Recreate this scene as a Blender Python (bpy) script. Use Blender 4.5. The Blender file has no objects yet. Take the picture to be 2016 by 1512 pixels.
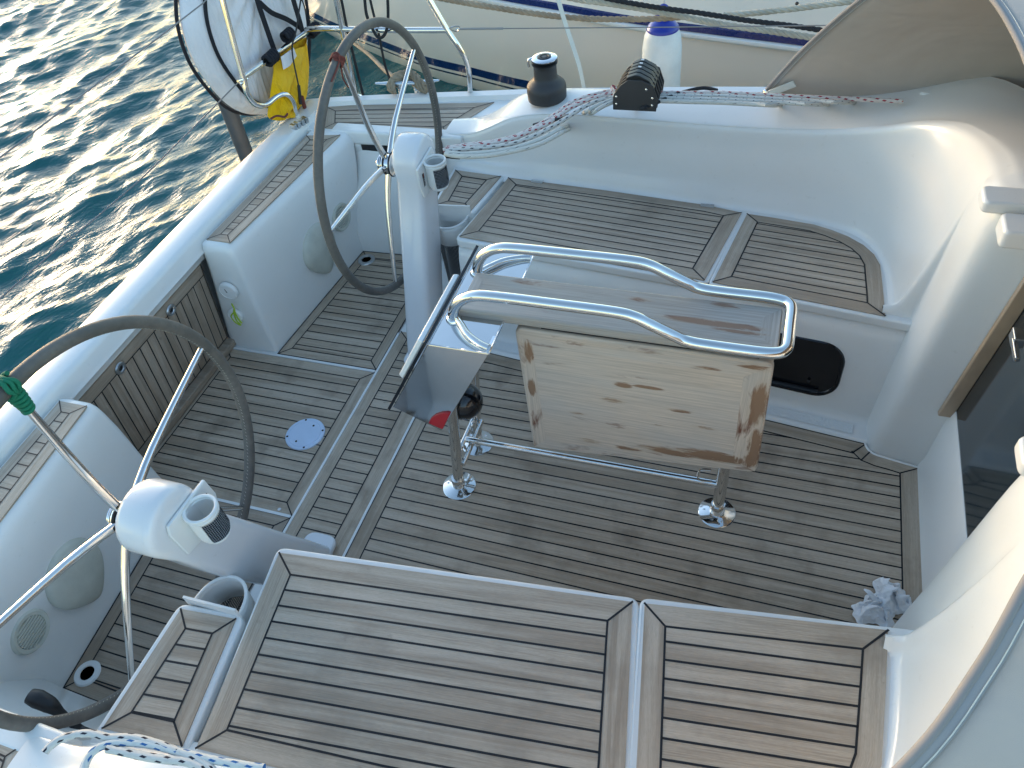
import bpy, bmesh, math, random
import numpy as np
from mathutils import Vector, Matrix
from mathutils.bvhtree import BVHTree
from mathutils.geometry import tessellate_polygon
R = math.radians
random.seed(7)
SC = bpy.context.scene
COL = SC.collection

# ------------------------------------------------------------------ camera
CR = Vector((0.947623, 0.300464, -0.108311))
CU = Vector((-0.152657, 0.723965, 0.672733))
CF = Vector((-0.280545, 0.620963, -0.731915))
CAM = Vector((2.4, -1.5888, 2.4)); FPX = 1490.0
cd = bpy.data.cameras.new('camera'); cam = bpy.data.objects.new('camera', cd); COL.objects.link(cam)
m = Matrix((CR, CU, -CF)).transposed().to_4x4(); m.translation = CAM
cam.matrix_world = m
cd.sensor_width = 36; cd.lens = FPX/2016*36; cd.clip_end = 2000; cd.clip_start = .05
SC.camera = cam

# ------------------------------------------------------------------ light
SUN_EL, SUN_AZ = 6.5, 152.0            # azimuth measured from +X (bow) towards +Y (port)
W = bpy.data.worlds.new('World'); SC.world = W; W.use_nodes = True
nt = W.node_tree; nt.nodes.clear()
sky = nt.nodes.new('ShaderNodeTexSky'); sky.sky_type = 'NISHITA'; sky.sun_disc = False
sky.sun_elevation = R(SUN_EL); sky.sun_rotation = R(90-SUN_AZ); sky.air_density = 1.0; sky.dust_density = 0.65; sky.ozone_density = 1.5
bg = nt.nodes.new('ShaderNodeBackground'); bg.inputs[1].default_value = .15
wo = nt.nodes.new('ShaderNodeOutputWorld')
nt.links.new(sky.outputs[0], bg.inputs[0]); nt.links.new(bg.outputs[0], wo.inputs[0])
sd = bpy.data.lights.new('sun', 'SUN'); sd.energy = .36; sd.angle = R(22); sd.color = (1, .78, .60)
so = bpy.data.objects.new('sun', sd); COL.objects.link(so)
sdir = Vector((math.cos(R(SUN_EL))*math.cos(R(SUN_AZ)), math.cos(R(SUN_EL))*math.sin(R(SUN_AZ)), math.sin(R(SUN_EL))))
so.rotation_euler = sdir.to_track_quat('Z', 'Y').to_euler()
SC.view_settings.view_transform = 'Standard'; SC.view_settings.look = 'None'
SC.view_settings.exposure = 2.15; SC.view_settings.gamma = 1
SC.render.engine = 'CYCLES'

# ------------------------------------------------------------------ measuring help: a pixel seen on a real plane
def at(u, v, x=None, y=None, z=None):
    d = CR*((u-1008)/FPX) - CU*((v-756)/FPX) + CF
    i, c = (0, x) if x is not None else (1, y) if y is not None else (2, z)
    return CAM + d*((c-CAM[i])/d[i])

# ------------------------------------------------------------------ materials
MATS = {}
class N:
    def __init__(s, name):
        s.m = bpy.data.materials.new(name); s.m.use_nodes = True; s.t = s.m.node_tree
        s.b = s.t.nodes['Principled BSDF']; MATS[name] = s.m
    def n(s, ty, **k):
        o = s.t.nodes.new(ty)
        for a, b in k.items():
            if a.startswith('i_'):
                a = a[2:]; o.inputs[int(a) if a.isdigit() else a].default_value = b
            else: setattr(o, a, b)
        return o
    def l(s, a, b): s.t.links.new(a, b)
    def mix(s, f, a, b, mode='MIX'):
        o = s.t.nodes.new('ShaderNodeMix'); o.data_type = 'RGBA'; o.blend_type = mode
        for i, v in ((0, f), (6, a), (7, b)):
            if isinstance(v, (int, float)): o.inputs[i].default_value = v
            elif isinstance(v, tuple): o.inputs[i].default_value = (*v, 1)
            else: s.l(v, o.inputs[i])
        return o.outputs[2]
    def math(s, op, a, b=0.0, c=0.0):
        o = s.t.nodes.new('ShaderNodeMath'); o.operation = op
        for i, v in enumerate((a, b, c)):
            if isinstance(v, (int, float)): o.inputs[i].default_value = v
            else: s.l(v, o.inputs[i])
        return o.outputs[0]
    def ramp(s, f, stops):
        o = s.t.nodes.new('ShaderNodeValToRGB'); e = o.color_ramp.elements
        while len(e) < len(stops): e.new(.5)
        for q, (p, c) in zip(e, stops): q.position = p; q.color = (*c, 1) if isinstance(c, tuple) else (c, c, c, 1)
        s.l(f, o.inputs[0]); return o.outputs[0]
    def noise(s, vec, scale, detail=3, rough=.5, dist=0):
        o = s.n('ShaderNodeTexNoise'); o.inputs['Scale'].default_value = scale; o.inputs['Detail'].default_value = detail
        o.inputs['Roughness'].default_value = rough; o.inputs['Distortion'].default_value = dist
        if vec is not None: s.l(vec, o.inputs['Vector'])
        return o.outputs['Fac']
    def mapv(s, vec, sc, rot=(0, 0, 0)):
        o = s.n('ShaderNodeMapping'); o.inputs['Scale'].default_value = sc; o.inputs['Rotation'].default_value = rot
        s.l(vec, o.inputs[0]); return o.outputs[0]
    def bump(s, h, st, dist=.01):
        o = s.n('ShaderNodeBump'); o.inputs['Strength'].default_value = st; o.inputs['Distance'].default_value = dist
        s.l(h, o.inputs['Height']); s.l(o.outputs[0], s.b.inputs['Normal'])
    def set(s, **k):
        for a, v in k.items():
            i = s.b.inputs[a.replace('_', ' ')]
            i.default_value = (*v, 1) if isinstance(v, tuple) and len(v) == 3 else v
    @property
    def obj(s): return s.n('ShaderNodeTexCoord').outputs['Object']
    @property
    def uv(s): return s.n('ShaderNodeTexCoord').outputs['UV']

def plain(name, col, rough=.5, metal=0., coat=0., dirt=.06, bump=0., bscale=300, sheen=0.):
    k = N(name); o = k.obj
    f = k.noise(o, 6, 5, .6)
    c = k.mix(k.math('MULTIPLY', k.ramp(f, [(.35, 0.), (.7, 1.)]), 1.0), col, tuple(x*(1-dirt*2.2) for x in col))
    k.l(c, k.b.inputs['Base Color']); k.set(Roughness=rough, Metallic=metal, Coat_Weight=coat, Coat_Roughness=.1)
    rr = k.n('ShaderNodeMapRange'); rr.inputs['To Min'].default_value = max(rough-.04, .02); rr.inputs['To Max'].default_value = rough+.08
    k.l(k.noise(o, 25, 3), rr.inputs[0]); k.l(rr.outputs[0], k.b.inputs['Roughness'])
    if bump: k.bump(k.noise(o, bscale, 3), bump, .002)
    return k.m

def gelcoat(name, col, rough=.28):
    k = N(name); o = k.obj
    f = k.noise(o, 2.2, 6, .62); f2 = k.noise(o, 34, 4, .6)
    c = k.mix(k.ramp(f, [(.4, 0.), (.75, .55)]), col, tuple(a*b for a, b in zip(col, (.93, .92, .90))))
    c = k.mix(k.ramp(f2, [(.64, 0.), (.76, .35)]), c, tuple(a*b for a, b in zip(col, (.80, .78, .74))))
    f3 = k.noise(k.mapv(o, (1, 1, 5)), 150, 2, .5); c = k.mix(k.ramp(f3, [(.70, 0.), (.76, .5)]), c, tuple(a*b for a, b in zip(col, (.72, .69, .64))))
    k.l(c, k.b.inputs['Base Color']); k.set(Roughness=rough, Coat_Weight=.35, Coat_Roughness=.08)
    k.bump(k.noise(o, 3.0, 2), .05, .02)
    return k.m
M_GEL = gelcoat('white_gelcoat', (.80, .80, .78))
M_GEL2 = gelcoat('cream_hull', (.78, .74, .66), .22)
M_SMOOTHW = plain('white_plastic', (.80, .81, .80), .35, coat=.2, dirt=.03)
M_PED = gelcoat('pedestal_gelcoat', (.74, .75, .77), .22)

def teak(name, cols, grain=.5, stain=.5, wet=0.0):
    k = N(name); uv = k.uv
    tint = k.n('ShaderNodeAttribute', attribute_name='tint').outputs['Fac']
    g1 = k.noise(k.mapv(uv, (7, 330, 1)), 1.0, 4, .7, .3)
    g2 = k.noise(k.mapv(uv, (1.3, 26, 1)), 1.0, 5, .6, .8)
    g3 = k.noise(k.mapv(uv, (60, 1100, 1)), 1.0, 2, .6)
    base = k.mix(k.ramp(tint, [(0, 0.), (1, 1.)]), cols[0], cols[1])
    c = k.mix(k.ramp(g1, [(.36, .6), (.60, 0.)]), base, tuple(x*.66 for x in cols[0]))
    c = k.mix(k.ramp(g2, [(.42, 0.), (.66, .7)]), c, cols[2])
    c = k.mix(k.ramp(g3, [(.3, .30), (.6, 0.)]), c, tuple(x*.55 for x in cols[0]))
    st = k.noise(k.obj, 5.0, 4, .6)
    c = k.mix(k.ramp(st, [(.52, 0.), (.74, stain)]), c, tuple(x*.62 for x in cols[0]))
    sp = k.noise(k.mapv(k.obj, (1, 1.6, 1)), 17.0, 3, .55)
    c = k.mix(k.ramp(sp, [(.70, 0.), (.78, .6*stain)]), c, tuple(x*.45 for x in cols[0]))
    k.l(c, k.b.inputs['Base Color']); k.set(Roughness=.62, Specular_IOR_Level=.45)
    k.bump(g1, .35, .0015)
    return k.m
M_TEAK = teak('weathered_teak', ((.38, .302, .228), (.52, .43, .335), (.60, .515, .42)))
M_TEAKF = teak('sole_teak', ((.385, .30, .215), (.54, .435, .328), (.60, .50, .395)), stain=.8)
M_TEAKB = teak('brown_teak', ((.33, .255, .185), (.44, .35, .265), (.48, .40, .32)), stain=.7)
M_CAULK = plain('black_caulk', (.006, .007, .010), .55, dirt=0)

def oldwood(name, pale, brown, amt, spots=None):
    k = N(name); uv = k.uv; o = k.obj
    g = k.noise(k.mapv(uv, (3, 150, 1)), 1, 5, .65, .4); h = k.noise(k.mapv(uv, (12, 500, 1)), 1, 3, .6)
    c = k.mix(k.ramp(g, [(.35, .8), (.6, 0.)]), pale, tuple(x*.68 for x in pale))
    c = k.mix(k.ramp(h, [(.3, .45), (.55, 0.)]), c, tuple(x*.55 for x in pale))
    b = k.noise(k.mapv(uv, (3.5, 13, 1)), 1, 5, .62, .6)
    e = k.n('ShaderNodeAttribute', attribute_name='edge').outputs['Fac']
    bb = k.math('ADD', b, k.math('MULTIPLY', e, .11))
    c = k.mix(k.ramp(bb, [(amt, 0.), (amt+.10, 1.)]), c, brown)
    w = k.noise(k.mapv(uv, (2, 6, 1)), 1, 3)
    c = k.mix(k.ramp(w, [(.45, 0.), (.7, .5)]), c, (.46, .45, .43))
    if spots:
        sp = k.n('ShaderNodeSeparateXYZ'); k.l(o, sp.inputs[0]); tot = None
        X_, Y_ = sp.outputs[0], sp.outputs[2 if spots[0] == 'z' else 1]
        nz = k.noise(k.mapv(uv, (9, 55, 1)), 1, 5, .7, .5)
        for (px, py, rx, ry, am) in spots[1]:
            dx_ = k.math('DIVIDE', k.math('SUBTRACT', X_, px), rx); dy_ = k.math('DIVIDE', k.math('SUBTRACT', Y_, py), ry)
            d2 = k.math('ADD', k.math('MULTIPLY', dx_, dx_), k.math('MULTIPLY', dy_, dy_))
            v_ = k.math('MULTIPLY', k.math('MAXIMUM', k.math('SUBTRACT', 1.0, d2), 0.0), am)
            tot = v_ if tot is None else k.math('MAXIMUM', tot, v_)
        mm = k.math('ADD', tot, k.math('MULTIPLY', k.math('SUBTRACT', nz, .5), 2.2))
        mm = k.math('MULTIPLY', mm, k.math('MINIMUM', k.math('MULTIPLY', tot, 6.0), 1.0))
        c = k.mix(k.ramp(mm, [(.30, 0.), (.62, .92)]), c, brown)
        c = k.mix(k.math('MULTIPLY', k.math('MINIMUM', k.math('MULTIPLY', tot, 1.6), 1.0), .35), c, (.44, .30, .17))
    k.l(c, k.b.inputs['Base Color']); k.set(Roughness=.5); k.bump(g, .3, .001)
    return k.m
M_LEAF = oldwood('flaking_varnish', (.66, .545, .44), (.15, .052, .026), .66, ('z', [(2.470, .70, .030, .12, 1.), (2.481, .52, .028, .10, .9), (2.36, .432, .14, .030, 1.), (2.23, .418, .12, .022, .8), (2.481, .45, .03, .05, .9), (2.44, .845, .06, .018, .6), (1.788, .775, .018, .06, .9), (1.786, .62, .018, .05, .8), (2.078, .694, .036, .016, 1.), (2.15, .700, .06, .009, .9), (2.046, .618, .05, .014, .7), (2.25, .62, .05, .010, .6), (1.93, .53, .04, .010, .5), (2.33, .56, .05, .010, .5), (1.966, .400, .05, .014, .6), (2.10, .395, .06, .014, .6), (2.315, .815, .05, .008, .6), (2.19, .535, .04, .007, .3), (2.0, .845, .25, .010, .35)]))
M_STRIP = oldwood('grey_table_wood', (.42, .38, .335), (.15, .062, .045), .68, ('y', [(2.31, -.010, .17, .018, .9), (2.38, -.03, .10, .010, .7), (2.34, .070, .06, .018, .5), (2.10, .05, .05, .012, .5), (1.78, .062, .10, .018, .45)]))
M_TRIMW = oldwood('trim_wood', (.50, .36, .24), (.30, .18, .10), .72)

M_STEEL = plain('polished_steel', (.78, .77, .75), .07, metal=1, dirt=.03)
M_MIRROR = plain('mirror_steel', (.62, .62, .62), .05, metal=1, dirt=.04, bump=.06, bscale=4)
M_BRUSH = plain('dull_steel', (.55, .56, .57), .3, metal=1, dirt=.08)
M_CHROME = plain('chrome', (.85, .85, .86), .05, metal=1, dirt=0)
M_ALU = plain('white_enamel_plate', (.60, .72, .90), .45, dirt=.05)
M_BLACK = plain('black_plastic', (.013, .014, .016), .4, dirt=.2)
M_BLACKG = plain('black_gloss', (.004, .005, .008), .12, coat=.3, dirt=0)
M_GREYP = plain('grey_anodised', (.050, .049, .050), .5, metal=.0, dirt=.12)
M_ACRYL = plain('smoked_acrylic', (.010, .020, .028), .06, coat=.5, dirt=0)
M_DKGREY = plain('grey_pole_paint', (.075, .085, .10), .5, dirt=.15)
M_NAVY = plain('navy_paint', (.005, .018, .13), .25, coat=.4)
M_BLUE = plain('blue_vinyl', (.012, .035, .36), .3, coat=.3)
M_FENDER = plain('white_vinyl', (.74, .80, .80), .4, dirt=.1)
M_OFFW = plain('yellowed_plastic', (.60, .60, .52), .45, dirt=.12)
M_RED = plain('red_reflection_tint', (.42, .012, .02), .4)
M_YELLOW = None
M_GREEN = plain('green_cord', (.0, .16, .085), .7, bump=.4, bscale=500)
M_LIME = plain('lime_cord', (.45, .62, .05), .7)
M_REDCORD = plain('red_cord', (.16, .035, .025), .8)
M_BLKWEB = plain('black_webbing', (.008, .009, .016), .8, bump=.3, bscale=600)
M_GASKET = plain('dark_gasket', (.02, .02, .022), .6)
M_CLEAT = plain('cleat_alloy', (.62, .70, .78), .25, metal=.7)
M_LABELW = plain('white_label', (.7, .7, .7), .5)

def leather():
    k = N('rim_leather'); f = k.noise(k.obj, 60, 4); g = k.noise(k.obj, 7, 3)
    c = k.mix(k.ramp(g, [(.3, 0.), (.7, 1.)]), (.095, .090, .082), (.165, .150, .132))
    c = k.mix(k.ramp(f, [(.4, .3), (.65, 0.)]), c, (.06, .058, .055))
    k.l(c, k.b.inputs['Base Color']); k.set(Roughness=.6); k.bump(k.noise(k.obj, 420, 3), .35, .001); return k.m
M_LEATHER = leather()

def fabric(name, col, col2, folds=.5, fs=(1.2, 5, 1), transl=0.):
    k = N(name); o = k.obj
    f = k.noise(k.mapv(o, fs), 2.0, 3, .5, .5); w = k.noise(o, 900, 2)
    g = k.noise(o, 4, 5, .6)
    c = k.mix(k.ramp(g, [(.4, 0.), (.75, .7)]), col, col2)
    k.l(c, k.b.inputs['Base Color']); k.set(Roughness=.95, Specular_IOR_Level=.2)
    hh = k.math('ADD', k.math('MULTIPLY', f, 1.0), k.math('MULTIPLY', w, .01))
    k.bump(hh, folds, .05); return k.m
M_CANVAS = fabric('taupe_canvas', (.52, .455, .40), (.45, .395, .345), .5, (1.2, 2.5, 1))
M_CANVASE = fabric('canvas_edge', (.36, .35, .345), (.31, .30, .295), .1)
M_CANVASG = fabric('grey_piping', (.30, .28, .27), (.25, .24, .23), .1)
M_BAG = fabric('white_sailcloth', (.74, .73, .77), (.66, .63, .66), .9, (6, 6, .8))
M_YELLOW = fabric('yellow_nylon', (.86, .47, .008), (.80, .52, .09), 1.0, (7, 7, 2))
M_RAG = fabric('white_rag', (.80, .82, .85), (.72, .75, .79), .4, (9, 9, 9))
M_STRAPW = plain('white_strap', (.68, .68, .62), .6, bump=.3)

def rope(name, base, fleck, fu=40., nv=4., wu=.30, wv=.28, twist=2.):
    k = N(name); sep = k.n('ShaderNodeSeparateXYZ'); k.l(k.uv, sep.inputs[0]); u, v = sep.outputs[0], sep.outputs[1]
    a = k.math('FRACT', k.math('ADD', k.math('MULTIPLY', u, fu), k.math('MULTIPLY', v, twist)))
    b = k.math('FRACT', k.math('SUBTRACT', k.math('MULTIPLY', v, nv), k.math('MULTIPLY', u, fu*.5)))
    mk = k.math('MULTIPLY', k.math('LESS_THAN', a, wu), k.math('LESS_THAN', b, wv))
    g = k.noise(k.mapv(k.uv, (60, 8, 1)), 1, 3)
    c = k.mix(k.ramp(g, [(.4, 0.), (.7, .6)]), base, tuple(x*.78 for x in base))
    c = k.mix(mk, c, fleck); k.l(c, k.b.inputs['Base Color']); k.set(Roughness=.85)
    br = k.n('ShaderNodeTexChecker'); br.inputs['Scale'].default_value = 1
    k.l(k.mapv(k.uv, (260, 16, 1), (0, 0, .6)), br.inputs[0]); k.bump(br.outputs['Fac'], .4, .0012); return k.m
M_ROPER = rope('red_fleck_rope', (.70, .63, .58), (.33, .02, .035), 30., 3., .45, .36)
M_ROPEK = rope('dark_fleck_rope', (.62, .61, .57), (.04, .04, .07), 30., 4., .16, .22)
M_ROPEW = rope('plain_white_rope', (.62, .61, .56), (.08, .08, .09), 9., 2., .07, .2)
M_ROPEB = rope('blue_fleck_rope', (.64, .65, .62), (.02, .12, .33), 26., 4., .42, .36)
M_ROPEX = rope('black_fleck_rope', (.64, .62, .58), (.015, .015, .03), 24., 4., .34, .34)
M_ROPED = rope('black_rope', (.022, .024, .028), (.012, .012, .014), 60., 4.)
M_LAID = plain('tan_laid_rope', (.40, .32, .225), .85, dirt=.18, bump=.5, bscale=240)
M_LAIDW = plain('white_laid_rope', (.52, .49, .40), .85, dirt=.14, bump=.5, bscale=240)
M_WIRE = plain('wire', (.33, .32, .31), .35, metal=.7)

def mesh_mat():
    k = N('black_netting'); sep = k.n('ShaderNodeSeparateXYZ'); k.l(k.uv, sep.inputs[0])
    a = k.math('FRACT', k.math('MULTIPLY', sep.outputs[0], 150.)); b = k.math('FRACT', k.math('MULTIPLY', sep.outputs[1], 150.))
    hole = k.math('MULTIPLY', k.math('GREATER_THAN', a, .45), k.math('GREATER_THAN', b, .45))
    k.set(Base_Color=(.008, .010, .016), Roughness=.6)
    tr = k.n('ShaderNodeBsdfTransparent'); mx = k.n('ShaderNodeMixShader')
    k.l(hole, mx.inputs[0]); k.l(k.b.outputs[0], mx.inputs[1]); k.l(tr.outputs[0], mx.inputs[2])
    k.l(mx.outputs[0], k.t.nodes['Material Output'].inputs[0]); return k.m
M_NET = mesh_mat()

def nonskid():
    k = N('nonskid_gelcoat'); k.set(Base_Color=(.74, .76, .76), Roughness=.45)
    v = k.n('ShaderNodeTexVoronoi'); v.inputs['Scale'].default_value = 120; k.l(k.obj, v.inputs['Vector'])
    k.bump(v.outputs['Distance'], .8, .003); return k.m
M_NONSKID = nonskid()

def sea_mat():
    k = N('sea_water'); o = k.obj
    f = k.noise(o, .5, 3)
    c = k.mix(k.ramp(f, [(.3, 0.), (.7, 1.)]), (.013, .098, .108), (.020, .122, .125))
    k.l(c, k.b.inputs['Base Color']); k.set(Roughness=.06, IOR=1.333)
    n1 = k.noise(k.mapv(o, (11, 4.2, 1)), 1.0, 4, .55, .7)
    n2 = k.noise(k.mapv(o, (55, 24, 1)), 1.0, 3, .6, .4)
    k.bump(k.math('ADD', n1, k.math('MULTIPLY', n2, .16)), .36, .05); return k.m

# ------------------------------------------------------------------ mesh builder
class MB:
    def __init__(s): s.v = []; s.f = []; s.uv = []; s.mi = []; s.tint = []; s.edge = []
    def face(s, pts, uv=None, mi=0, tint=.5, edge=0.):
        i = len(s.v); s.v += [tuple(p) for p in pts]; s.f.append(tuple(range(i, i+len(pts))))
        s.uv.append(uv if uv else [(p[0], p[1]) for p in pts]); s.mi.append(mi); s.tint.append(tint); s.edge.append(edge)
    def grid(s, rows, closed_u=False, closed_v=False, mi=0, uvs=None, flip=False):
        nr, nc = len(rows), len(rows[0]); i0 = len(s.v)
        for r in rows: s.v += [tuple(p) for p in r]
        if uvs is None:
            us = [0]
            for a in range(1, nr+1): us.append(us[-1]+(Vector(rows[a % nr][0])-Vector(rows[a-1][0])).length)
            vs = [0]
            for b in range(1, nc+1): vs.append(vs[-1]+(Vector(rows[0][b % nc])-Vector(rows[0][b-1])).length)
            uvf = lambda a, b: (us[a], vs[b])
        else: uvf = uvs
        for a in range(nr if closed_u else nr-1):
            for b in range(nc if closed_v else nc-1):
                A, B = (a+1) % nr, (b+1) % nc
                q = [(a, b), (A, b), (A, B), (a, B)]; w = [(a, b), (a+1, b), (a+1, b+1), (a, b+1)]
                if flip: q.reverse(); w.reverse()
                s.f.append(tuple(i0+x*nc+y for x, y in q)); s.uv.append([uvf(x, y) for x, y in w])
                s.mi.append(mi); s.tint.append(.5); s.edge.append(0)
        return s
    def prism(s, poly, z0, z1, mi=0, mtop=None):
        """poly 2-D outline, extruded in z"""
        n = len(poly); z0f = z0 if callable(z0) else (lambda p: z0); z1f = z1 if callable(z1) else (lambda p: z1)
        A = [Vector((p[0], p[1], z0f(p))) for p in poly]; B = [Vector((p[0], p[1], z1f(p))) for p in poly]
        return s.solid(A, B, mi, mtop)
    def solid(s, A, B, mi=0, mtop=None, caps=True):
        n = len(A); i0 = len(s.v); s.v += [tuple(p) for p in A]+[tuple(p) for p in B]
        L = 0
        for i in range(n):
            j = (i+1) % n; d = (Vector(A[j])-Vector(A[i])).length; h = (Vector(B[i])-Vector(A[i])).length
            s.f.append((i0+i, i0+j, i0+n+j, i0+n+i)); s.uv.append([(L, 0), (L+d, 0), (L+d, h), (L, h)]); L += d
            s.mi.append(mi); s.tint.append(.5); s.edge.append(0)
        if caps:
            for off, P, m_ in ((0, A, mi), (n, B, mi if mtop is None else mtop)):
                s.f.append(tuple(i0+off+k for k in (range(n) if off else range(n-1, -1, -1))))
                idx = range(n) if off else range(n-1, -1, -1)
                s.uv.append([(P[k][0], P[k][1]) for k in idx]); s.mi.append(m_); s.tint.append(.5); s.edge.append(0)
        return s
    def box(s, c, size, M=None, mi=0):
        x, y, z = [q/2 for q in size]
        A = [Vector(p) for p in ((-x, -y, -z), (x, -y, -z), (x, y, -z), (-x, y, -z))]; B = [p+Vector((0, 0, 2*z)) for p in A]
        M = M or Matrix.Identity(3); c = Vector(c)
        return s.solid([c+M@p for p in A], [c+M@p for p in B], mi)
    def tube(s, path, r, n=12, mi=0, closed=False, caps=True, smooth=0, flat=1.0):
        P = [Vector(p) for p in path]
        rr = r if isinstance(r, (list, tuple)) else [r]*len(P)
        if smooth: P, rr = cat(P, smooth, closed, rr)
        k = len(P); rows = []
        T = []
        for i in range(k):
            a = P[(i-1) % k] if (closed or i > 0) else P[i]; b = P[(i+1) % k] if (closed or i < k-1) else P[i]
            T.append((b-a).normalized() if (b-a).length > 1e-9 else Vector((0, 0, 1)))
        ref = Vector((0, 0, 1)) if abs(T[0].z) < .9 else Vector((1, 0, 0))
        nrm = (ref-T[0]*ref.dot(T[0])).normalized()
        for i in range(k):
            nrm = (nrm-T[i]*nrm.dot(T[i])).normalized(); bi = T[i].cross(nrm)
            rows.append([P[i]+(nrm*math.cos(t)*flat+bi*math.sin(t))*rr[i] for t in [2*math.pi*j/n for j in range(n)]])
        us = [0]
        for a in range(1, k+1): us.append(us[-1]+(P[a % k]-P[a-1]).length)
        s.grid(rows, closed, True, mi, lambda a, b: (us[a], b/n))
        if caps and not closed:
            for q in (rows[0], rows[-1]):
                s.face(q, [(0, 0)]*n, mi)
        return s
    def lathe(s, prof, c=(0, 0, 0), n=32, M=None, mi=0):
        M = M or Matrix.Identity(3); c = Vector(c)
        rows = [[c+M@Vector((r*math.cos(t), r*math.sin(t), z)) for t in [2*math.pi*j/n for j in range(n)]] for r, z in prof]
        s.grid(rows, False, True, mi, lambda a, b: (a*.05, b/n*.3))
        for q in (rows[0], rows[-1]):
            if (q[0]-q[n//2]).length > 1e-4: s.face(q, [(0, 0)]*n, mi)
        return s
    def sphere(s, c, r, n=16, mi=0, sc=(1, 1, 1), M=None):
        M = M or Matrix.Identity(3)
        rows = [[Vector(c)+M@Vector((r*sc[0]*math.sin(a)*math.cos(t), r*sc[1]*math.sin(a)*math.sin(t), r*sc[2]*math.cos(a)))
                 for t in [2*math.pi*j/n for j in range(n)]] for a in [math.pi*(i+.001)/(n//2+.002) for i in range(n//2+1)]]
        return s.grid(rows, False, True, mi)
    def build(s, name, mats, parent=None, smooth=35, bevel=0, bseg=3, merge=True, kind=None, mirror=False, recalc=True, solidify=0, sub=0):
        me = bpy.data.meshes.new(name); me.from_pydata(s.v, [], s.f)
        if not isinstance(mats, (list, tuple)): mats = [mats]
        for q in mats: me.materials.append(q)
        me.polygons.foreach_set('material_index', s.mi)
        ul = me.uv_layers.new(name='UVMap'); ul.data.foreach_set('uv', [c for f in s.uv for p in f for c in p])
        for nm, arr in (('tint', s.tint), ('edge', s.edge)):
            if len(set(arr)) > 1:
                at_ = me.attributes.new(nm, 'FLOAT', 'FACE'); at_.data.foreach_set('value', arr)
        bm = bmesh.new(); bm.from_mesh(me)
        if mirror: bmesh.ops.scale(bm, vec=(1, -1, 1), verts=bm.verts)
        if merge: bmesh.ops.remove_doubles(bm, verts=bm.verts, dist=1e-5)
        if recalc: bmesh.ops.recalc_face_normals(bm, faces=bm.faces)
        elif mirror: bmesh.ops.reverse_faces(bm, faces=bm.faces)
        bm.to_mesh(me); bm.free()
        if smooth:
            me.polygons.foreach_set('use_smooth', [True]*len(me.polygons))
            me.set_sharp_from_angle(angle=R(smooth))
        o = bpy.data.objects.new(name, me); COL.objects.link(o)
        if parent: o.parent = parent
        if kind: o['kind'] = kind
        if solidify:
            q = o.modifiers.new('solid', 'SOLIDIFY'); q.thickness = solidify; q.offset = 0
        if bevel:
            q = o.modifiers.new('bevel', 'BEVEL'); q.width = bevel; q.segments = bseg; q.limit_method = 'ANGLE'; q.angle_limit = R(40); q.harden_normals = True
        if sub:
            q = o.modifiers.new('sub', 'SUBSURF'); q.levels = sub; q.render_levels = sub
        return o

def cat(P, k, closed=False, rr=None):
    P = [Vector(p) for p in P]; n = len(P); out = []; ro = []
    rr = rr or [0]*n
    for i in range(n if closed else n-1):
        g = (lambda j: P[j % n]) if closed else (lambda j: P[max(0, min(n-1, j))])
        h = (lambda j: rr[j % n]) if closed else (lambda j: rr[max(0, min(n-1, j))])
        a, b, c, d = g(i-1), g(i), g(i+1), g(i+2)
        for j in range(k):
            t = j/k
            out.append(.5*((2*b)+(c-a)*t+(2*a-5*b+4*c-d)*t*t+(3*b-a-3*c+d)*t**3)); ro.append(h(i)*(1-t)+h(i+1)*t)
    if not closed: out.append(P[-1]); ro.append(rr[-1])
    return out, ro

def thing(name, label, cat_, loc, group=None):
    o = bpy.data.objects.new(name, None); COL.objects.link(o); o.location = loc; o.empty_display_size = .1
    o['label'] = label; o['category'] = cat_
    if group: o['group'] = group
    ROOTS.append(o); return o
ROOTS = []
def tag(o, label, cat_, group=None):
    o['label'] = label; o['category'] = cat_
    if group: o['group'] = group
    return o
def finish_parents():
    """parts were modelled in world coordinates: keep them there under an Empty that stands at its thing's base"""
    for r in ROOTS:
        inv = Matrix.Translation(r.location).inverted()
        for c in r.children: c.matrix_parent_inverse = inv
def rot_to(d, up=(0, 0, 1)):
    z = Vector(d).normalized(); x = Vector(up).cross(z)
    x = x.normalized() if x.length > 1e-4 else Vector((1, 0, 0))
    return Matrix((x, z.cross(x), z)).transposed()

# ------------------------------------------------------------------ teak panelling: bordered, caulked planks
def area2(p): return sum(p[i][0]*p[(i+1) % len(p)][1]-p[(i+1) % len(p)][0]*p[i][1] for i in range(len(p)))/2
def inset(p, w):
    n = len(p); out = []
    for i in range(n):
        a, b, c = [Vector(p[j % n][:2]) for j in (i-1, i, i+1)]
        wa = w[(i-1) % n] if isinstance(w, list) else w; wb = w[i] if isinstance(w, list) else w
        d1 = (b-a).normalized(); d2 = (c-b).normalized(); n1 = Vector((-d1.y, d1.x)); n2 = Vector((-d2.y, d2.x))
        cr = d1.x*d2.y-d1.y*d2.x
        if abs(cr) < .02: out.append(tuple(b+n2*(wa+wb)/2)); continue
        A = b+n1*wa; B = b+n2*wb; t = ((B-A).x*d2.y-(B-A).y*d2.x)/cr
        out.append(tuple(A+d1*t))
    return out
def clip(p, nx, ny, c, keep_less):
    out = []; n = len(p); f = lambda q: (q[0]*nx+q[1]*ny-c)*(1 if keep_less else -1)
    for i in range(n):
        a, b = p[i], p[(i+1) % n]; fa, fb = f(a), f(b)
        if fa <= 0: out.append(a)
        if (fa < 0 < fb) or (fb < 0 < fa):
            t = fa/(fa-fb); out.append((a[0]+(b[0]-a[0])*t, a[1]+(b[1]-a[1])*t))
    return out
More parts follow.
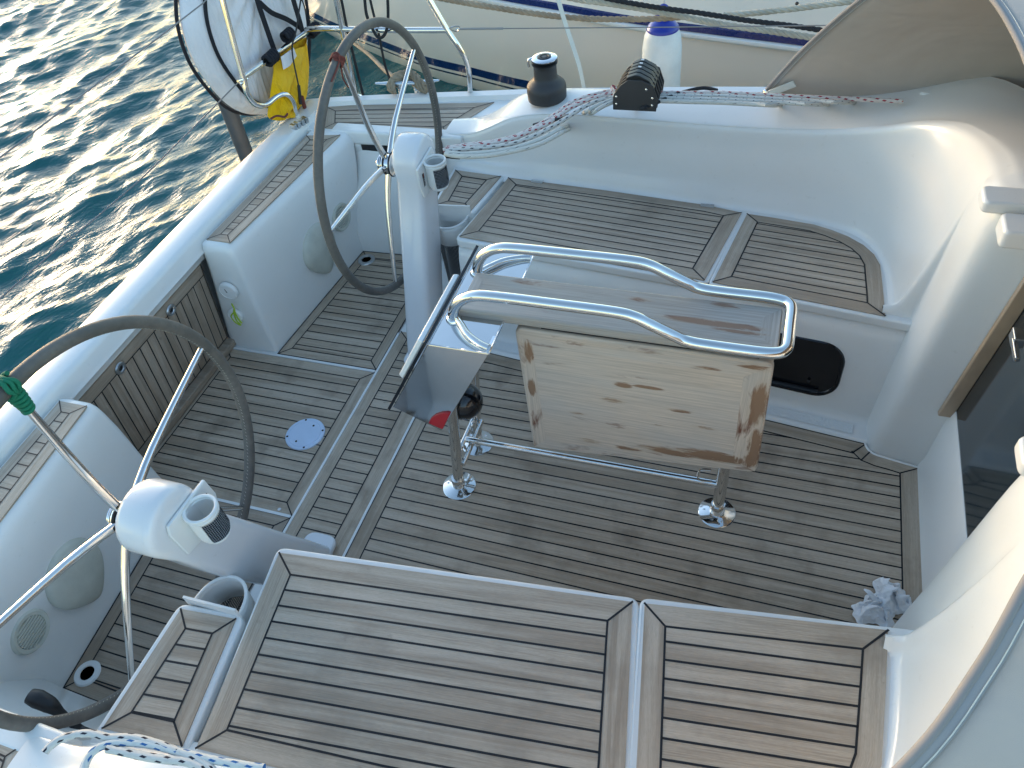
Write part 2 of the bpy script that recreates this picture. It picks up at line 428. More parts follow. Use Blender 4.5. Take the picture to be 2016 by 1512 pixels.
def panel(name, poly, mp, mat, parent, ang=0., pitch=.0478, border=.05, seam=.0052, phase=0., outer=False, mirror=False, thick=.006, cornerdeg=28, label=None):
    """poly: 2-D outline; mp maps (x,y,h) to world; planks run along direction ang"""
    if area2(poly) < 0: poly = poly[::-1]
    if isinstance(border, dict): border = [border.get(i, border['d']) for i in range(len(poly))]
    mb = MB(); rnd = random.Random(hash_(name+str(poly[0])+str(mirror)))
    n = len(poly); inn = inset(poly, border) if border else poly
    P = lambda q, h=0: mp(q[0], q[1], h)
    # border planks
    corners = []
    for i in range(n):
        a, b, c = [Vector(poly[j % n][:2]) for j in (i-1, i, i+1)]
        if abs(math.degrees((b-a).angle(c-b))) > cornerdeg: corners.append(i)
    lines = []
    if border:
        for k, i in enumerate(corners):
            j = corners[(k+1) % len(corners)]; j2 = j if j > i else j+n
            t = rnd.random(); L = rnd.random()*9; vo = rnd.random()*9
            for q in range(i, j2):
                a, b = poly[q % n], poly[(q+1) % n]; a2, b2 = inn[q % n], inn[(q+1) % n]
                d = Vector((b[0]-a[0], b[1]-a[1])); ln = d.length; d.normalize()
                uvf = lambda w: (L+(Vector(w)-Vector(a)).dot(d), vo+(w[1]-a[1])*d.x-(w[0]-a[0])*d.y)
                mb.face([P(w) for w in (a, b, b2, a2)], [uvf(w) for w in (a, b, b2, a2)], 0, t); L += ln
            lines.append((poly[i], inn[i]))
        for i in range(n): lines.append((inn[i], inn[(i+1) % n]))
    if outer:
        for i in range(n): lines.append((poly[i], poly[(i+1) % n]))
    # planks
    dx, dy = math.cos(ang), math.sin(ang); nx, ny = -dy, dx
    ds = [q[0]*nx+q[1]*ny for q in inn]; lo, hi = min(ds), max(ds)
    if phase is None: phase = lo
    if phase == 'fit': phase = lo; pitch = (hi-lo)/round((hi-lo)/pitch)
    k = math.floor((lo-phase)/pitch+1e-6)
    while phase+k*pitch < hi:
        c0, c1 = phase+k*pitch, phase+(k+1)*pitch
        q = clip(clip(inn, nx, ny, c0, False), nx, ny, c1, True)
        if len(q) > 2 and abs(area2(q)) > 1e-6:
            uo, vo, t = rnd.random()*9, rnd.random()*9, rnd.random()
            mb.face([P(w) for w in q], [(uo+w[0]*dx+w[1]*dy, vo+w[0]*nx+w[1]*ny) for w in q], 0, t)
        if lo < c1 < hi:
            xs = []
            for i in range(n):
                a, b = inn[i], inn[(i+1) % n]; fa = a[0]*nx+a[1]*ny-c1; fb = b[0]*nx+b[1]*ny-c1
                if (fa <= 0 < fb) or (fb <= 0 < fa):
                    tt = fa/(fa-fb); xs.append((a[0]+(b[0]-a[0])*tt, a[1]+(b[1]-a[1])*tt))
            xs.sort(key=lambda w: w[0]*dx+w[1]*dy)
            for i in range(0, len(xs)-1, 2): lines.append((xs[i], xs[i+1]))
        k += 1
    for i, (a, b) in enumerate(lines):
        a, b = Vector(a[:2]), Vector(b[:2]); d = b-a
        if d.length < 1e-4: continue
        d.normalize(); w = Vector((-d.y, d.x))*seam/2; e = d*seam*.4; h = .0006+.0002*(i % 3)
        mb.face([P(q, h) for q in (a-w-e, b-w+e, b+w+e, a+w-e)], None, 1)
    # edge skirt
    for i in range(n):
        a, b = poly[i], poly[(i+1) % n]
        mb.face([P(a), P(b), P(b, -thick), P(a, -thick)], [(0, 0), (1, 0), (1, .01), (0, .01)], 0, .2)
    o = mb.build(name, [mat, M_CAULK], parent, smooth=0, merge=False, recalc=False, mirror=mirror)
    # make all faces look up / out
    return o
def hash_(s):
    h = 7
    for ch in s: h = (h*31+ord(ch)) % 1000003
    return h
def flat(z): return lambda x, y, h: (x, y, z+h)
def bothsides(fn):
    for s in (1, -1): fn(s)

# =================================================================== THE YACHT: hull, cockpit moulding, benches, teak
YACHT = thing('sailing_yacht', 'white sailing yacht seen into its teak-floored cockpit with twin wheels, benches and coamings', 'sailboat', (1.5, 0, 0))
def edge_y(x): return .775-.108*(x-1.2)          # inner edge of the bench tops
def floor_y(x): return .607-.1106*(x-1.318)       # edge of the teak sole
NOTCH = [(2.90, .432), (2.905, .415), (2.918, .401), (2.945, .392), (2.99, .386), (3.093, .365)]

# ---- moulded sole under the teak
mb = MB()
mb.prism([(-.02, -1.34), (3.2, -1.34), (3.2, 1.34), (-.02, 1.34)], -.03, -.006)
sole = mb.build('cockpit_sole', M_GEL, YACHT, bevel=0)
F0 = flat(0.0)
# aft hatch between the lockers
panel('teak_panel', [(.055, -.392), (.845, -.392), (.845, .384), (.055, .384)], F0, M_TEAKF, sole, border=.05, pitch=.0478, phase='fit')
# beam between hatch and well
panel('teak_panel', [(.858, -.66), (1.121, -.66), (1.121, .66), (.858, .66)], F0, M_TEAKF, sole, border={0: .045, 1: .062, 2: .045, 3: .05, 'd': .05}, pitch=.0478)
# sunken well
main = [(1.133, -floor_y(1.133)), *[(x, -y) for x, y in NOTCH], *[(x, y) for x, y in reversed(NOTCH)], (1.133, floor_y(1.133))]
nb = len(main)
panel('teak_panel', main, F0, M_TEAKF, sole, border={i: (.075 if i == nb//2-1 else .058) for i in range(nb)} | {'d': .058}, pitch=.0478, phase=.02, outer=True)
# helm standing areas
def helm_poly(): return [(.327, .402), (.845, .402), (.845, 1.215), (.402, 1.20)]
for s in (1, -1):
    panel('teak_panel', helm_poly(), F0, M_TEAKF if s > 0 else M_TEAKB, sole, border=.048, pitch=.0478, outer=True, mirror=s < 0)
# white seams standing a little proud
mb = MB()
mb.box((.8515, 0, -.001), (.011, 1.3, .006)); mb.box((1.127, 0, -.001), (.011, 1.3, .006))
for s in (1, -1): mb.box((.447, s*.393+.0-(.004 if s < 0 else 0), -.001), (.79, .013, .006))
mb.build('panel_edging', M_SMOOTHW, sole, bevel=.002, merge=False)
# round inspection plate in the hatch
mb = MB(); mb.lathe([(0, .0062), (.068, .0062), (.069, .0045), (.0705, .0045), (.0715, .0062), (.082, .0062), (.0845, .004), (.085, 0)], (.70, -.012, 0), 48)
pl = mb.build('inspection_plate', M_ALU, sole)
for a, rr in ((25, .076), (115, .076), (205, .076), (295, .076), (70, .05), (250, .05)):
    mb = MB(); mb.lathe([(0, .0006), (.0045, .0006), (.005, 0)], (.70+rr*math.cos(R(a)), -.012+rr*math.sin(R(a)), .0063), 12)
    mb.build('plate_screw', M_BLACK, sole)
for s in (1, -1):
    mb = MB(); c = (.452, s*1.135, 0)
    mb.lathe([(.024, .001), (.026, .006), (.041, .0065), (.045, .003), (.046, 0)], c, 32)
    mb.build('drain_ring', M_SMOOTHW if s < 0 else M_BRUSH, sole)
    mb = MB(); mb.lathe([(0, .0018), (.0255, .0018)], c, 32); mb.build('drain_hole', M_BLACKG, sole)
mb = MB(); mb.lathe([(.004, .002), (.007, .002), (.0075, 0)], at(550, 1003, z=0), 16); mb.build('lift_ring', M_BRUSH, sole)

# ---- benches
def bz_(x, y): return .5125-.10*max(0, y-edge_y(x))       # the bench tops fall slightly outboard
LID1 = [(1.203, .772), (2.228, .667), (2.312, 1.188), (2.17, 1.222), (1.73, 1.268), (1.242, 1.306)]
SEAT2 = [(2.260, .663), (2.851, .584), (2.848, .72), (2.842, .90), (2.822, .97), (2.785, 1.03), (2.73, 1.082), (2.67, 1.118), (2.60, 1.148), (2.45, 1.170), (2.335, 1.183)]
SMALL = [(.998, .997), (1.174, .982), (1.203, 1.312), (.965, 1.333)]
LIDW = [(1.186, .752), (2.244, .6495), (2.335, 1.26), (1.73, 1.34), (1.245, 1.36)]
SEATW = [(2.262, .644), (2.93, .556), (2.93, .98), (2.86, 1.12), (2.76, 1.20), (2.64, 1.26), (2.352, 1.26)]
SEATW = [(2.2435+.0, .6455), (2.97, .556), (2.97, .98), (2.86, 1.12), (2.76, 1.20), (2.64, 1.26), (2.325, 1.27)]
SMALLW = [(.981, .980), (1.192, .965), (1.224, 1.38), (.94, 1.40)]
def resample(p, r=.02, k=4, only=None):
    """round the convex corners of an outline"""
    out = []; n = len(p)
    for i in range(n):
        a, b, c = [Vector(p[j % n]) for j in (i-1, i, i+1)]
        ang = math.degrees((b-a).angle(c-b))
        if ang < 35: out.append(tuple(b)); continue
        d1 = (a-b).normalized(); d2 = (c-b).normalized(); A = b+d1*r; B = b+d2*r
        for q in range(k+1):
            t = q/k; out.append(tuple((1-t)**2*A+2*t*(1-t)*b+t*t*B))
    return out
for s in (1, -1):
    mir = s < 0
    body = MB()
    body.prism([(.985, .985), (1.2, .975), (1.21, .80), (1.3, .785), (2.93, .605), (3.0, 1.3), (2.3, 1.46), (.94, 1.46)], -.01, lambda p: bz_(*p[:2])-.045)
    bench = body.build('bench', M_GEL, YACHT, bevel=.012, mirror=mir)
    # sloping riser and non-skid ledge at its foot
    mb = MB(); rows = []
    for i in range(24):
        x = 1.192+(2.965-1.192)*i/23; e = edge_y(x) if x > 1.2 else .775; f = floor_y(x)+.001
        rows.append([(x, f-.004, -.012), (x, f+.002, .004), (x, f+.012, .014), (x, f+.068, .020), (x, f+.083, .030), (x, f+.088, .06), (x, e-.030, .40), (x, e-.012, .452), (x, e+.012, .470), (x, e+.06, .470)])
    mb.grid(rows); mb.build('bench_riser', M_GEL, bench, mirror=mir, smooth=60)
    mb = MB()
    mb.grid([[(x, floor_y(x)+.018, .0195), (x, floor_y(x)+.062, .0235)] for x in [1.25+i*.16 for i in range(11)]])
    mb.build('nonskid_strip', M_NONSKID, bench, mirror=mir)
    # lids
    for white, poly, ang, br in ((LIDW, LID1, -.107, {0: .060, 1: .062, 2: .055, 3: .055, 4: .055, 5: .062, 'd': .055}), (SEATW, SEAT2, -.118, .055), (SMALLW, SMALL, -.107, .050)):
        mb = MB(); wp_ = resample(white, .03, 5); mb.prism(wp_, lambda p: bz_(*p[:2])-.042, lambda p: bz_(*p[:2])-.004)
        lid = mb.build('seat_lid', M_SMOOTHW, bench, bevel=.008, bseg=4, mirror=mir)
        panel('teak_panel', poly, lambda x, y, h: (x, y, bz_(x, y)+h), M_TEAK, bench, ang=ang, pitch=.0457, border=br, phase=None, mirror=mir, thick=.005, seam=.0056)
    for u, v in ((1057, 354), (1393, 401)):
        mb = MB(); p = at(u, v, z=.470); p.y = abs(p.y)
        M = Matrix.Rotation(-.09, 3, 'Z')
        mb.box((p.x, p.y, bz_(p.x, p.y)+.001), (.055, .02, .004), M)
        for q in (-.02, 0, .02): mb.tube([(p.x+q-.008, p.y+.006, bz_(p.x, p.y)+.003), (p.x+q+.008, p.y+.006, bz_(p.x, p.y)+.003)], .0035, 8)
        if s > 0: mb.build('hinge', M_BRUSH, bench)
# dark stowage opening in the port riser
mb = MB(); rows = []
def riser_pt(x, t, off=0):
    f = floor_y(x)+.089; e = edge_y(x)-.030; z = .06+(.40-.06)*t
    return Vector((x, f+(e-f)*t-off, z))
X0, X1, T0, T1, RR = 2.02, 2.765, .13, .87, .085
ol = []
for cx, cz, a0 in ((X1-RR, T0*.34+RR, -90), (X1-RR, T1*.34-RR, 0), (X0+RR, T1*.34-RR, 90), (X0+RR, T0*.34+RR, 180)):
    for k in range(9):
        a = R(a0+90*k/8); ol.append((cx+RR*math.cos(a), (cz+RR*math.sin(a))/.34))
A = [riser_pt(x, t, .006) for x, t in ol]; c0 = ((X0+X1)/2, (T0+T1)/2)
A2 = [riser_pt(c0[0]+(x-c0[0])*.975, c0[1]+(t-c0[1])*.93, .006) for x, t in ol]
Bk = [riser_pt(c0[0]+(x-c0[0])*.97, c0[1]+(t-c0[1])*.92, .001) for x, t in ol]
rim = [riser_pt(x, t, .0005) for x, t in [(c0[0]+(x-c0[0])*1.01, c0[1]+(t-c0[1])*1.03) for x, t in ol]]
mb.grid([rim, A, A2, Bk], False, True); mb.face(Bk)
op = mb.build('stowage_recess', M_BLACKG, YACHT)
mb = MB(); mb.tube([riser_pt(2.05, .22, .012), riser_pt(2.70, .22, .012)], .010, 10, flat=.5); mb.sphere(riser_pt(2.66, .33, .010), .006, 10)
mb.build('recess_lip', M_BLACK, op)

# ---- coaming and cockpit bulkhead, one moulded sweep
# (bx,by,zb, lean x,y at shoulder, ztop, top x,y, outer x,y,z)
ST = [
 (.90, 1.392, .43, 0, .010, .599, .90, 1.42, .90, 1.56, .597),
 (1.04, 1.375, .43, 0, .020, .616, 1.04, 1.415, 1.04, 1.57, .612),
 (1.13, 1.355, .43, 0, .025, .655, 1.13, 1.402, 1.13, 1.575, .650),
 (1.25, 1.338, .43, 0, .032, .715, 1.25, 1.395, 1.25, 1.580, .725),
 (1.38, 1.325, .43, 0, .036, .750, 1.38, 1.385, 1.38, 1.580, .760),
 (1.55, 1.313, .43, 0, .040, .766, 1.55, 1.372, 1.55, 1.580, .770),
 (1.80, 1.294, .43, 0, .042, .770, 1.80, 1.356, 1.80, 1.560, .782),
 (2.10, 1.260, .43, .003, .050, .776, 2.10, 1.335, 2.10, 1.540, .800),
 (2.35, 1.234, .43, .006, .055, .786, 2.35, 1.315, 2.36, 1.530, .812),
 (2.54, 1.210, .43, .014, .055, .806, 2.57, 1.295, 2.62, 1.520, .826),
 (2.68, 1.168, .42, .032, .055, .855, 2.76, 1.250, 2.88, 1.49, .885),
 (2.78, 1.108, .42, .052, .045, .925, 2.90, 1.18, 3.10, 1.42, .955),
 (2.845, 1.010, .42, .072, .035, .990, 3.00, 1.05, 3.26, 1.18, .98),
 (2.878, .880, .42, .084, .020, 1.035, 3.05, .90, 3.36, .96, 1.02),
 (2.888, .750, .42, .088, .010, 1.070, 3.08, .76, 3.40, .77, 1.045),
 (2.891, .650, .42, .086, .005, 1.088, 3.09, .67, 3.42, .67, 1.06),
 (2.892, .600, .42, .084, .003, 1.093, 3.09, .63, 3.42, .62, 1.06),
 (2.892, .585, .0, .083, .002, 1.095, 3.09, .615, 3.42, .605, 1.06),
 (2.893, .540, .0, .080, .000, 1.100, 3.09, .58, 3.43, .57, 1.065),
 (2.903, .445, .0, .080, .005, 1.100, 3.10, .52, 3.43, .51, 1.065),
 (2.925, .402, .0, .085, .010, 1.100, 3.11, .49, 3.43, .48, 1.065),
 (2.985, .386, .0, .080, .005, 1.098, 3.12, .46, 3.43, .46, 1.065),
 (3.10, .366, .0, .060, .000, 1.095, 3.16, .44, 3.43, .44, 1.065),
]
def coaming_rows():
    cols = []
    for i, (bx, by, zb, lx, ly, zt, tx, ty, ox, oy, oz) in enumerate(ST):
        a_, c_ = ST[max(i-1, 0)], ST[min(i+1, len(ST)-1)]; td = Vector((c_[0]-a_[0], c_[1]-a_[1], 0)).normalized(); nn_ = Vector((td.y, -td.x, 0))
        if nn_.y > 0 and abs(nn_.y) > abs(nn_.x): nn_ = -nn_
        if nn_.x > .3: nn_ = -nn_
        zs = bz_(bx, by)-.004 if zb > .3 else .0; fr_ = .05 if zb > .3 else .018
        B0 = Vector((bx, by, zs)); Wp = Vector((bx+lx, by+ly, zt-.085)); T = Vector((tx, ty, zt)); O = Vector((ox, oy, oz))
        if zb > .3 and bx < 1.0: fr_ = .01
        B = B0+nn_*fr_+Vector((0, 0, -.008)); b1 = B0+nn_*fr_*.35+Vector((0, 0, .006)); b2 = B0+nn_*fr_*.08+Vector((lx*.04, ly*.04, fr_*.8))
        if (Wp.z-b2.z) < .03: Wp.z = b2.z+.03
        cols.append([B, b1, b2, B0.lerp(Wp, .38), B0.lerp(Wp, .72), Wp, Wp.lerp(T, .22)+Vector((0, 0, .038)), Wp.lerp(T, .55)+Vector((0, 0, .030)), T, T.lerp(O, .5)+Vector((0, 0, .006)), O, O+Vector((.0, .03, -.04)), Vector((O.x, O.y+.045, min(O.z-.12, .62)))])
    # smooth along the sweep, then across it
    n = len(cols[0]); al = [cat([c[j] for c in cols], 5)[0] for j in range(n)]
    rows = [[al[j][i] for j in range(n)] for i in range(len(al[0]))]
    return [cat(r, 4)[0] for r in rows]
CO = {}
for s in (1, -1):
    mb = MB(); mb.grid(coaming_rows())
    CO[s] = mb.build('coaming', M_GEL, YACHT, smooth=70, mirror=s < 0)

# ---- decks, stern lockers, transom
DECK_OUT = [(-.03, 1.60), (.06, 1.64), (.35, 1.705), (.9, 1.80), (1.6, 1.90), (3, 2.0), (6, 1.95)]
for s in (1, -1):
    mir = s < 0
    mb = MB()
    mb.prism([(.20, 1.38), (.95, 1.40), (1.4, 1.42), (6, 1.2), *reversed([(x, y-.005) for x, y in DECK_OUT]), (.02, 1.40)], .50, .594)
    mb.build('side_deck', M_GEL, YACHT, bevel=.006, mirror=mir)
    # toe rail / gunwale lip
    mb = MB(); mb.grid([[(x, y-.065, .592), (x, y-.055, .618), (x, y-.008, .620), (x, y+.004, .60), (x+.0, y+.01, .50)] for x, y in cat([(a, b, 0) for a, b in DECK_OUT], 6)[0] for x, y in [(x.x, x.y) for x in [Vector((x, y, 0))]]] if False else
        [[(p.x, p.y-.065, .592), (p.x, p.y-.055, .618), (p.x, p.y-.008, .620), (p.x, p.y+.004, .60), (p.x, p.y+.01, .50)] for p in cat([(a, b, 0) for a, b in DECK_OUT], 6)[0]])
    mb.build('gunwale', M_SMOOTHW, YACHT, smooth=60, mirror=mir)
    # deck teak aft
    panel('teak_panel', [(.262, 1.40), (.905, 1.425), (1.045, 1.735), (.30, 1.632), (.165, 1.60)], flat(.598), M_TEAK, YACHT, ang=.125, pitch=.041, border=.05, phase=.01, mirror=mir, seam=.0045)
    # moulded dark fairlead slot between deck and well
    mb = MB(); mb.prism(resample([(.455, 1.262), (.90, 1.262), (.90, 1.30), (.455, 1.30)], .015, 4), .50, .585)
    # well side wall: outer wall of the helm area with a slot
    rows = []
    for x, yb, yt in ((.30, 1.19, 1.385), (.402, 1.205, 1.385), (.47, 1.212, 1.385), (.6, 1.217, 1.388), (.8, 1.219, 1.392), (.9, 1.219, 1.395), (1.01, 1.22, 1.40)):
        rows.append([(x, yb-.004, -.01), (x, yb, .02), (x, yb+.004, .1), (x, yb+(yt-yb)*.7, .36), (x, yt, .50)])
    mb2 = MB(); mb2.grid(rows); mb2.build('well_side', M_GEL, YACHT, smooth=60, mirror=mir)
    mb2 = MB()
    mb2.prism([(.45, 1.384), (.97, 1.390), (.97, 1.45), (.45, 1.45)], .482, .528); mb2.build('line_tunnel', M_BLACKG, YACHT, mirror=mir)
    mb2 = MB(); mb2.prism([(.30, 1.378), (1.0, 1.384), (1.0, 1.46), (.30, 1.46)], .529, .600)
    mb2.prism([(.33, 1.378), (.45, 1.382), (.45, 1.46), (.33, 1.46)], .47, .528)
    mb2.build('deck_edge', M_GEL, YACHT, bevel=.012, merge=False, mirror=mir)
    # stern locker: leaning box with rounded edges
    def L(x, y, z): return Vector((x, y, z))
    stn = [(.425, .0), (.445, .0), (.85, .15), (1.20, .6), (1.45, 1.)]
    mb = MB(); rows = []
    for t in [i/20 for i in range(21)]:
        yb = .432+(1.24-.432)*t; yt = .452+(1.38-.452)*t
        xfb = .322+.082*t; xft = .305+.105*t; xb = .150+.035*t
        prof = [(xfb, yb, -.01), (xfb-.002, yb, .03), (xfb-.008, yb+(yt-yb)*.3, .20), (xft+.012, yb+(yt-yb)*.75, .45), (xft+.006, yt, .545), (xft-.006, yt, .578), (xft-.028, yt, .593), (xb+.03, yt, .594), (xb+.004, yt, .588), (xb-.004, yt, .56), (xb-.03, yb+(yt-yb)*.6, .38), (.045, yb, .0), (.045, yb, -.01)]
        rows.append(prof)
    # rounded inner end
    e = rows[0]; cen = Vector((.22, .45, .3))
    r1 = [Vector(p)+Vector(((.22-p[0])*.06, -.013, (-.012 if p[2] > .5 else 0))) for p in e]
    r2 = [Vector(p)+Vector(((.22-p[0])*.22, -.020, (-.035 if p[2] > .5 else 0))) for p in e]
    rows = [r2, r1]+rows
    mb.grid(rows); mb.face(r2)
    loc = mb.build('stern_locker', M_GEL, YACHT, smooth=50, mirror=mir)
    panel('teak_panel', [(.171, .466), (.290, .464), (.375, 1.345), (.200, 1.318)], flat(.5985), M_TEAK, loc, ang=0, pitch=.0457, border=.043, mirror=mir, seam=.004)
    # domed oval cover on the forward face
    fx = lambda y, z: (.322+.1*(y-.43)) - .02*(z/.5)
    mb = MB(); rows = []
    prof = [(1.0, 0.), (1.0, .014), (.97, .022), (.9, .028), (.6, .036), (.3, .040), (.02, .041)]
    for sc_, h in prof:
        row = []
        for k in range(48):
            a = 2*math.pi*k/48; ca, sa = math.cos(a), math.sin(a)
            w = .118*(1 if sa > 0 else 1-.42*sa*sa); yy = .905+w*ca*sc_; zz = .245+(.125 if sa > 0 else .150)*sa*sc_
            row.append((fx(yy, zz)+h, yy, zz))
        rows.append(row)
    mb.grid(rows, False, True); mb.face(rows[-1]); mb.build('domed_cover', M_OFFW, loc, smooth=50, mirror=mir)
    # round louvred vent
    mb = MB(); VM = rot_to((1, -.1, .04)); vc = Vector((fx(1.125, .272)+.006, 1.125, .272))
    mb.lathe([(.052, .004), (.054, .012), (.066, .014), (.071, .008), (.072, 0)], vc, 40, VM); mb.lathe([(0, .003), (.053, .003)], vc, 24, VM)
    for q in range(-4, 5):
        hw = math.sqrt(.052**2-(q*.0105)**2); mb.box(vc+VM@Vector((0, q*.0105, .008)), (2*hw, .006, .008), VM)
    mb.build('round_vent', M_OFFW, loc, mirror=mir)
# shower caps on the port locker's inner end
for (u, v, r_) in ((450, 572, .044), (464, 620, .036)):
    c = at(u, v, y=.412); VM = rot_to((.10, -1, .0))
    mb = MB(); mb.lathe([(0, .011), (r_*.8, .010), (r_*.86, .008), (r_*.9, .010), (r_, .006), (r_*1.02, -.004)], c, 40, VM)
    mb.build('round_cap', M_SMOOTHW, YACHT)
mb = MB(); p_ = [at(466+.5*k*0, 608, y=.402) for k in (0,)]; mb.tube([at(a_, b_, y=.400) for a_, b_ in ((456, 598), (462, 612), (455, 622), (463, 634), (474, 640), (464, 628), (460, 610), (468, 626), (476, 636))], .0035, 7, smooth=4); mb.build('lime_lanyard', M_LIME, YACHT, smooth=60)
mb = MB(); c = at(446, 569, y=.413)
mb.solid([c+Vector(q) for q in ((-.006, -.0125, -.01), (.008, -.0125, -.01), (.001, -.0125, .012))], [c+Vector(q) for q in ((-.006, -.0118, -.01), (.008, -.0118, -.01), (.001, -.0118, .012))])
mb.build('cap_arrow', M_BLACK, YACHT)

# transom gate: teak faced, leaning
GB, GT = Vector((.048, 0, .0)), Vector((.118, 0, .495))
def gate_mp(x, y, h):      # local x = athwartships, y = up the gate
    return (GB.x+(GT.x-GB.x)*y/.5+h, x, GB.z+(GT.z-GB.z)*y/.5)
mb = MB(); mb.solid([(.046, -.425, 0), (.046, .425, 0), (.116, .425, .50), (.116, -.425, .50)], [(.0, -.425, 0), (.0, .425, 0), (.075, .425, .50), (.075, -.425, .50)])
gate = mb.build('transom_gate', M_TEAKB, YACHT)
panel('teak_panel', [(-.42, .045), (.42, .045), (.42, .495), (-.42, .495)], gate_mp, M_TEAKB, gate, ang=math.pi/2, pitch=.0478, border={0: .002, 1: .004, 2: .055, 3: .004, 'd': .01}, seam=.005)
mb = MB(); mb.box((.070, 0, .022), (.045, .84, .034)); mb.build('hinge_plank', M_TEAKB, gate, bevel=.004)
for s in (1, -1):
    c = Vector((GB.x+(GT.x-GB.x)*.9+.004, s*.17, .447)); VM = rot_to((1, 0, -.14))
    mb = MB(); mb.lathe([(.012, .002), (.014, .006), (.024, .006), (.027, 0)], c, 28, VM); mb.build('finger_ring', M_BRUSH, gate)
    mb = MB(); mb.lathe([(0, .002), (.013, .002)], c, 20, VM); mb.build('finger_hole', M_BLACKG, gate)
# transom cap rail with a cove inside it
mb = MB(); rows = []
for y in [(-1.62+3.24*i/60) for i in range(61)]:
    dx = .055*(abs(y)/1.6)**3
    rows.append([(-.05+dx, y, -.1), (-.022+dx, y, .45), (-.012+dx, y, .60), (.004+dx, y, .622), (.02+dx, y, .628), (.118+dx, y, .628), (.134+dx*.6, y, .622), (.142+dx*.6, y, .604), (.142+dx*.6, y, .565), (.150+dx*.3, y, .545), (.128, y, .515), (.122, y, .50), (.07, y, .49)])
mb.grid(rows); mb.build('transom_rail', M_GEL, YACHT, smooth=50)
# hull outside
mb = MB(); rows = []
for x, y in DECK_OUT: rows.append([(x, y+.008, .56), (x-.0, y+.0, .2), (x, y-.12, -.3), (x, y-.4, -.8)])
for s in (1, -1):
    m2 = MB(); m2.grid(rows); m2.build('topsides', M_GEL, YACHT, smooth=60, mirror=s < 0)
mb = MB(); mb.grid([[(-.05+.055*(abs(y)/1.6)**3, y, z) for z in (.5, 0, -.8)] for y in [-1.61+3.22*i/20 for i in range(21)]]); mb.build('transom', M_GEL, YACHT)

# ---- companionway
mb = MB()
mb.grid([[(3.075, y, -.01), (3.088, y, .06), (3.098, y, .30), (3.106, y, .335), (3.14, y, .342)] for y in [-.40+.8*i/8 for i in range(9)]])
sill = mb.build('companionway_sill', M_GEL, YACHT, smooth=60)
def cw(z): return 3.108+.05*(z-.33)/.6
mb = MB(); mb.solid([(cw(.335), -.375, .335), (cw(.335), .375, .335), (cw(1.02), .375, 1.02), (cw(1.02), -.375, 1.02)], [(cw(.335)+.02, -.375, .335), (cw(.335)+.02, .375, .335), (cw(1.02)+.02, .375, 1.02), (cw(1.02)+.02, -.375, 1.02)])
door = mb.build('companionway_door', M_ACRYL, YACHT)
for s in (1, -1):
    mb = MB(); mb.solid([(3.062, s*.352, .30), (3.106, s*.352, .30), (cw(1.0), s*.345, 1.0), (cw(1.0)-.042, s*.345, 1.0)], [(3.062, s*.374, .30), (3.106, s*.374, .30), (cw(1.0), s*.367, 1.0), (cw(1.0)-.042, s*.367, 1.0)])
    mb.build('door_trim', M_TRIMW, YACHT, bevel=.004)
mb = MB(); kc = at(2003, 665, x=3.12); mb.box(kc, (.03, .05, .035)); mb.box(kc+Vector((-.01, -.05, 0)), (.014, .08, .018)); mb.build('door_knob', M_BRUSH, door, bevel=.004)
mb = MB(); mb.solid([(3.085, -.345, .985), (3.085, .345, .985), (3.150, .345, .985), (3.150, -.345, .985)], [(3.090, -.345, 1.022), (3.090, .345, 1.022), (3.155, .345, 1.022), (3.155, -.345, 1.022)])
mb.build('door_top_edge', M_TRIMW, YACHT, bevel=.004)
for s in (1, -1):
    mb = MB(); mb.prism(resample([(2.955, .405), (2.955, .492), (4.1, .48), (4.1, .405)], .022, 5), 1.068, 1.106)
    mb.prism(resample([(3.0, .30), (3.0, .392), (4.1, .39), (4.1, .30)], .018, 5), 1.035, 1.090)
    mb.build('hatch_rail', M_GEL, YACHT, bevel=.010, merge=False, mirror=s < 0)
mb = MB(); mb.prism(resample([(3.22, -.31), (3.22, .31), (4.3, .30), (4.3, -.30)], .03, 5), 1.02, 1.12)
mb.build('sliding_hatch', M_GEL, YACHT, bevel=.016)
mb = MB(); mb.prism(resample([(3.22, -1.22), (3.22, 1.22), (7, 1.0), (7, -1.0)], .12, 6), .55, 1.03)
mb.build('coachroof', M_GEL, YACHT, bevel=.05, bseg=4)
mb = MB(); c = at(1920, 165, z=1.06); mb.box((3.35, 1.02, 1.06), (.16, .05, .05)); mb.box((3.42, 1.02, 1.075), (.03, .08, .09)); mb.build('jammer', M_BRUSH, YACHT, bevel=.004)
# BVH of the coamings, to lay ropes and fittings on them
bpy.context.view_layer.update()
def bvh(objs):
    vs, fs = [], []
    for o in objs:
        n0 = len(vs); vs += [o.matrix_world@v.co for v in o.data.vertices]; fs += [[n0+i for i in p.vertices] for p in o.data.polygons]
    return BVHTree.FromPolygons(vs, fs)
TREE = bvh([CO[1], CO[-1]]+[o for o in YACHT.children if o.name.startswith(('side_deck', 'deck_edge', 'well_side', 'gunwale', 'bench', 'coachroof', 'hatch_rail'))])
def on(u, v, lift=.008, default=None):
    d = (CR*((u-1008)/FPX)-CU*((v-756)/FPX)+CF).normalized()
    h, nn, i, t = TREE.ray_cast(CAM, d)
    if h is None: return Vector(at(u, v, z=.9)) if default is None else default
    if nn.dot(d) > 0: nn = -nn
    return h+nn*lift
def dense(path, lift, n=5):
    q = cat([(a, b, 0) for a, b in path], n)[0]; P = [on(p.x, p.y, lift) for p in q]
    out = [P[0]]
    for i in range(1, len(P)-1): out.append((P[i-1]+P[i]*2+P[i+1])/4)
    return out+[P[-1]]
def drop(x, y, lift=0): 
    h, nn, i, t = TREE.ray_cast(Vector((x, y, 3)), Vector((0, 0, -1))); return (h or Vector((x, y, .9)))+Vector((0, 0, lift))

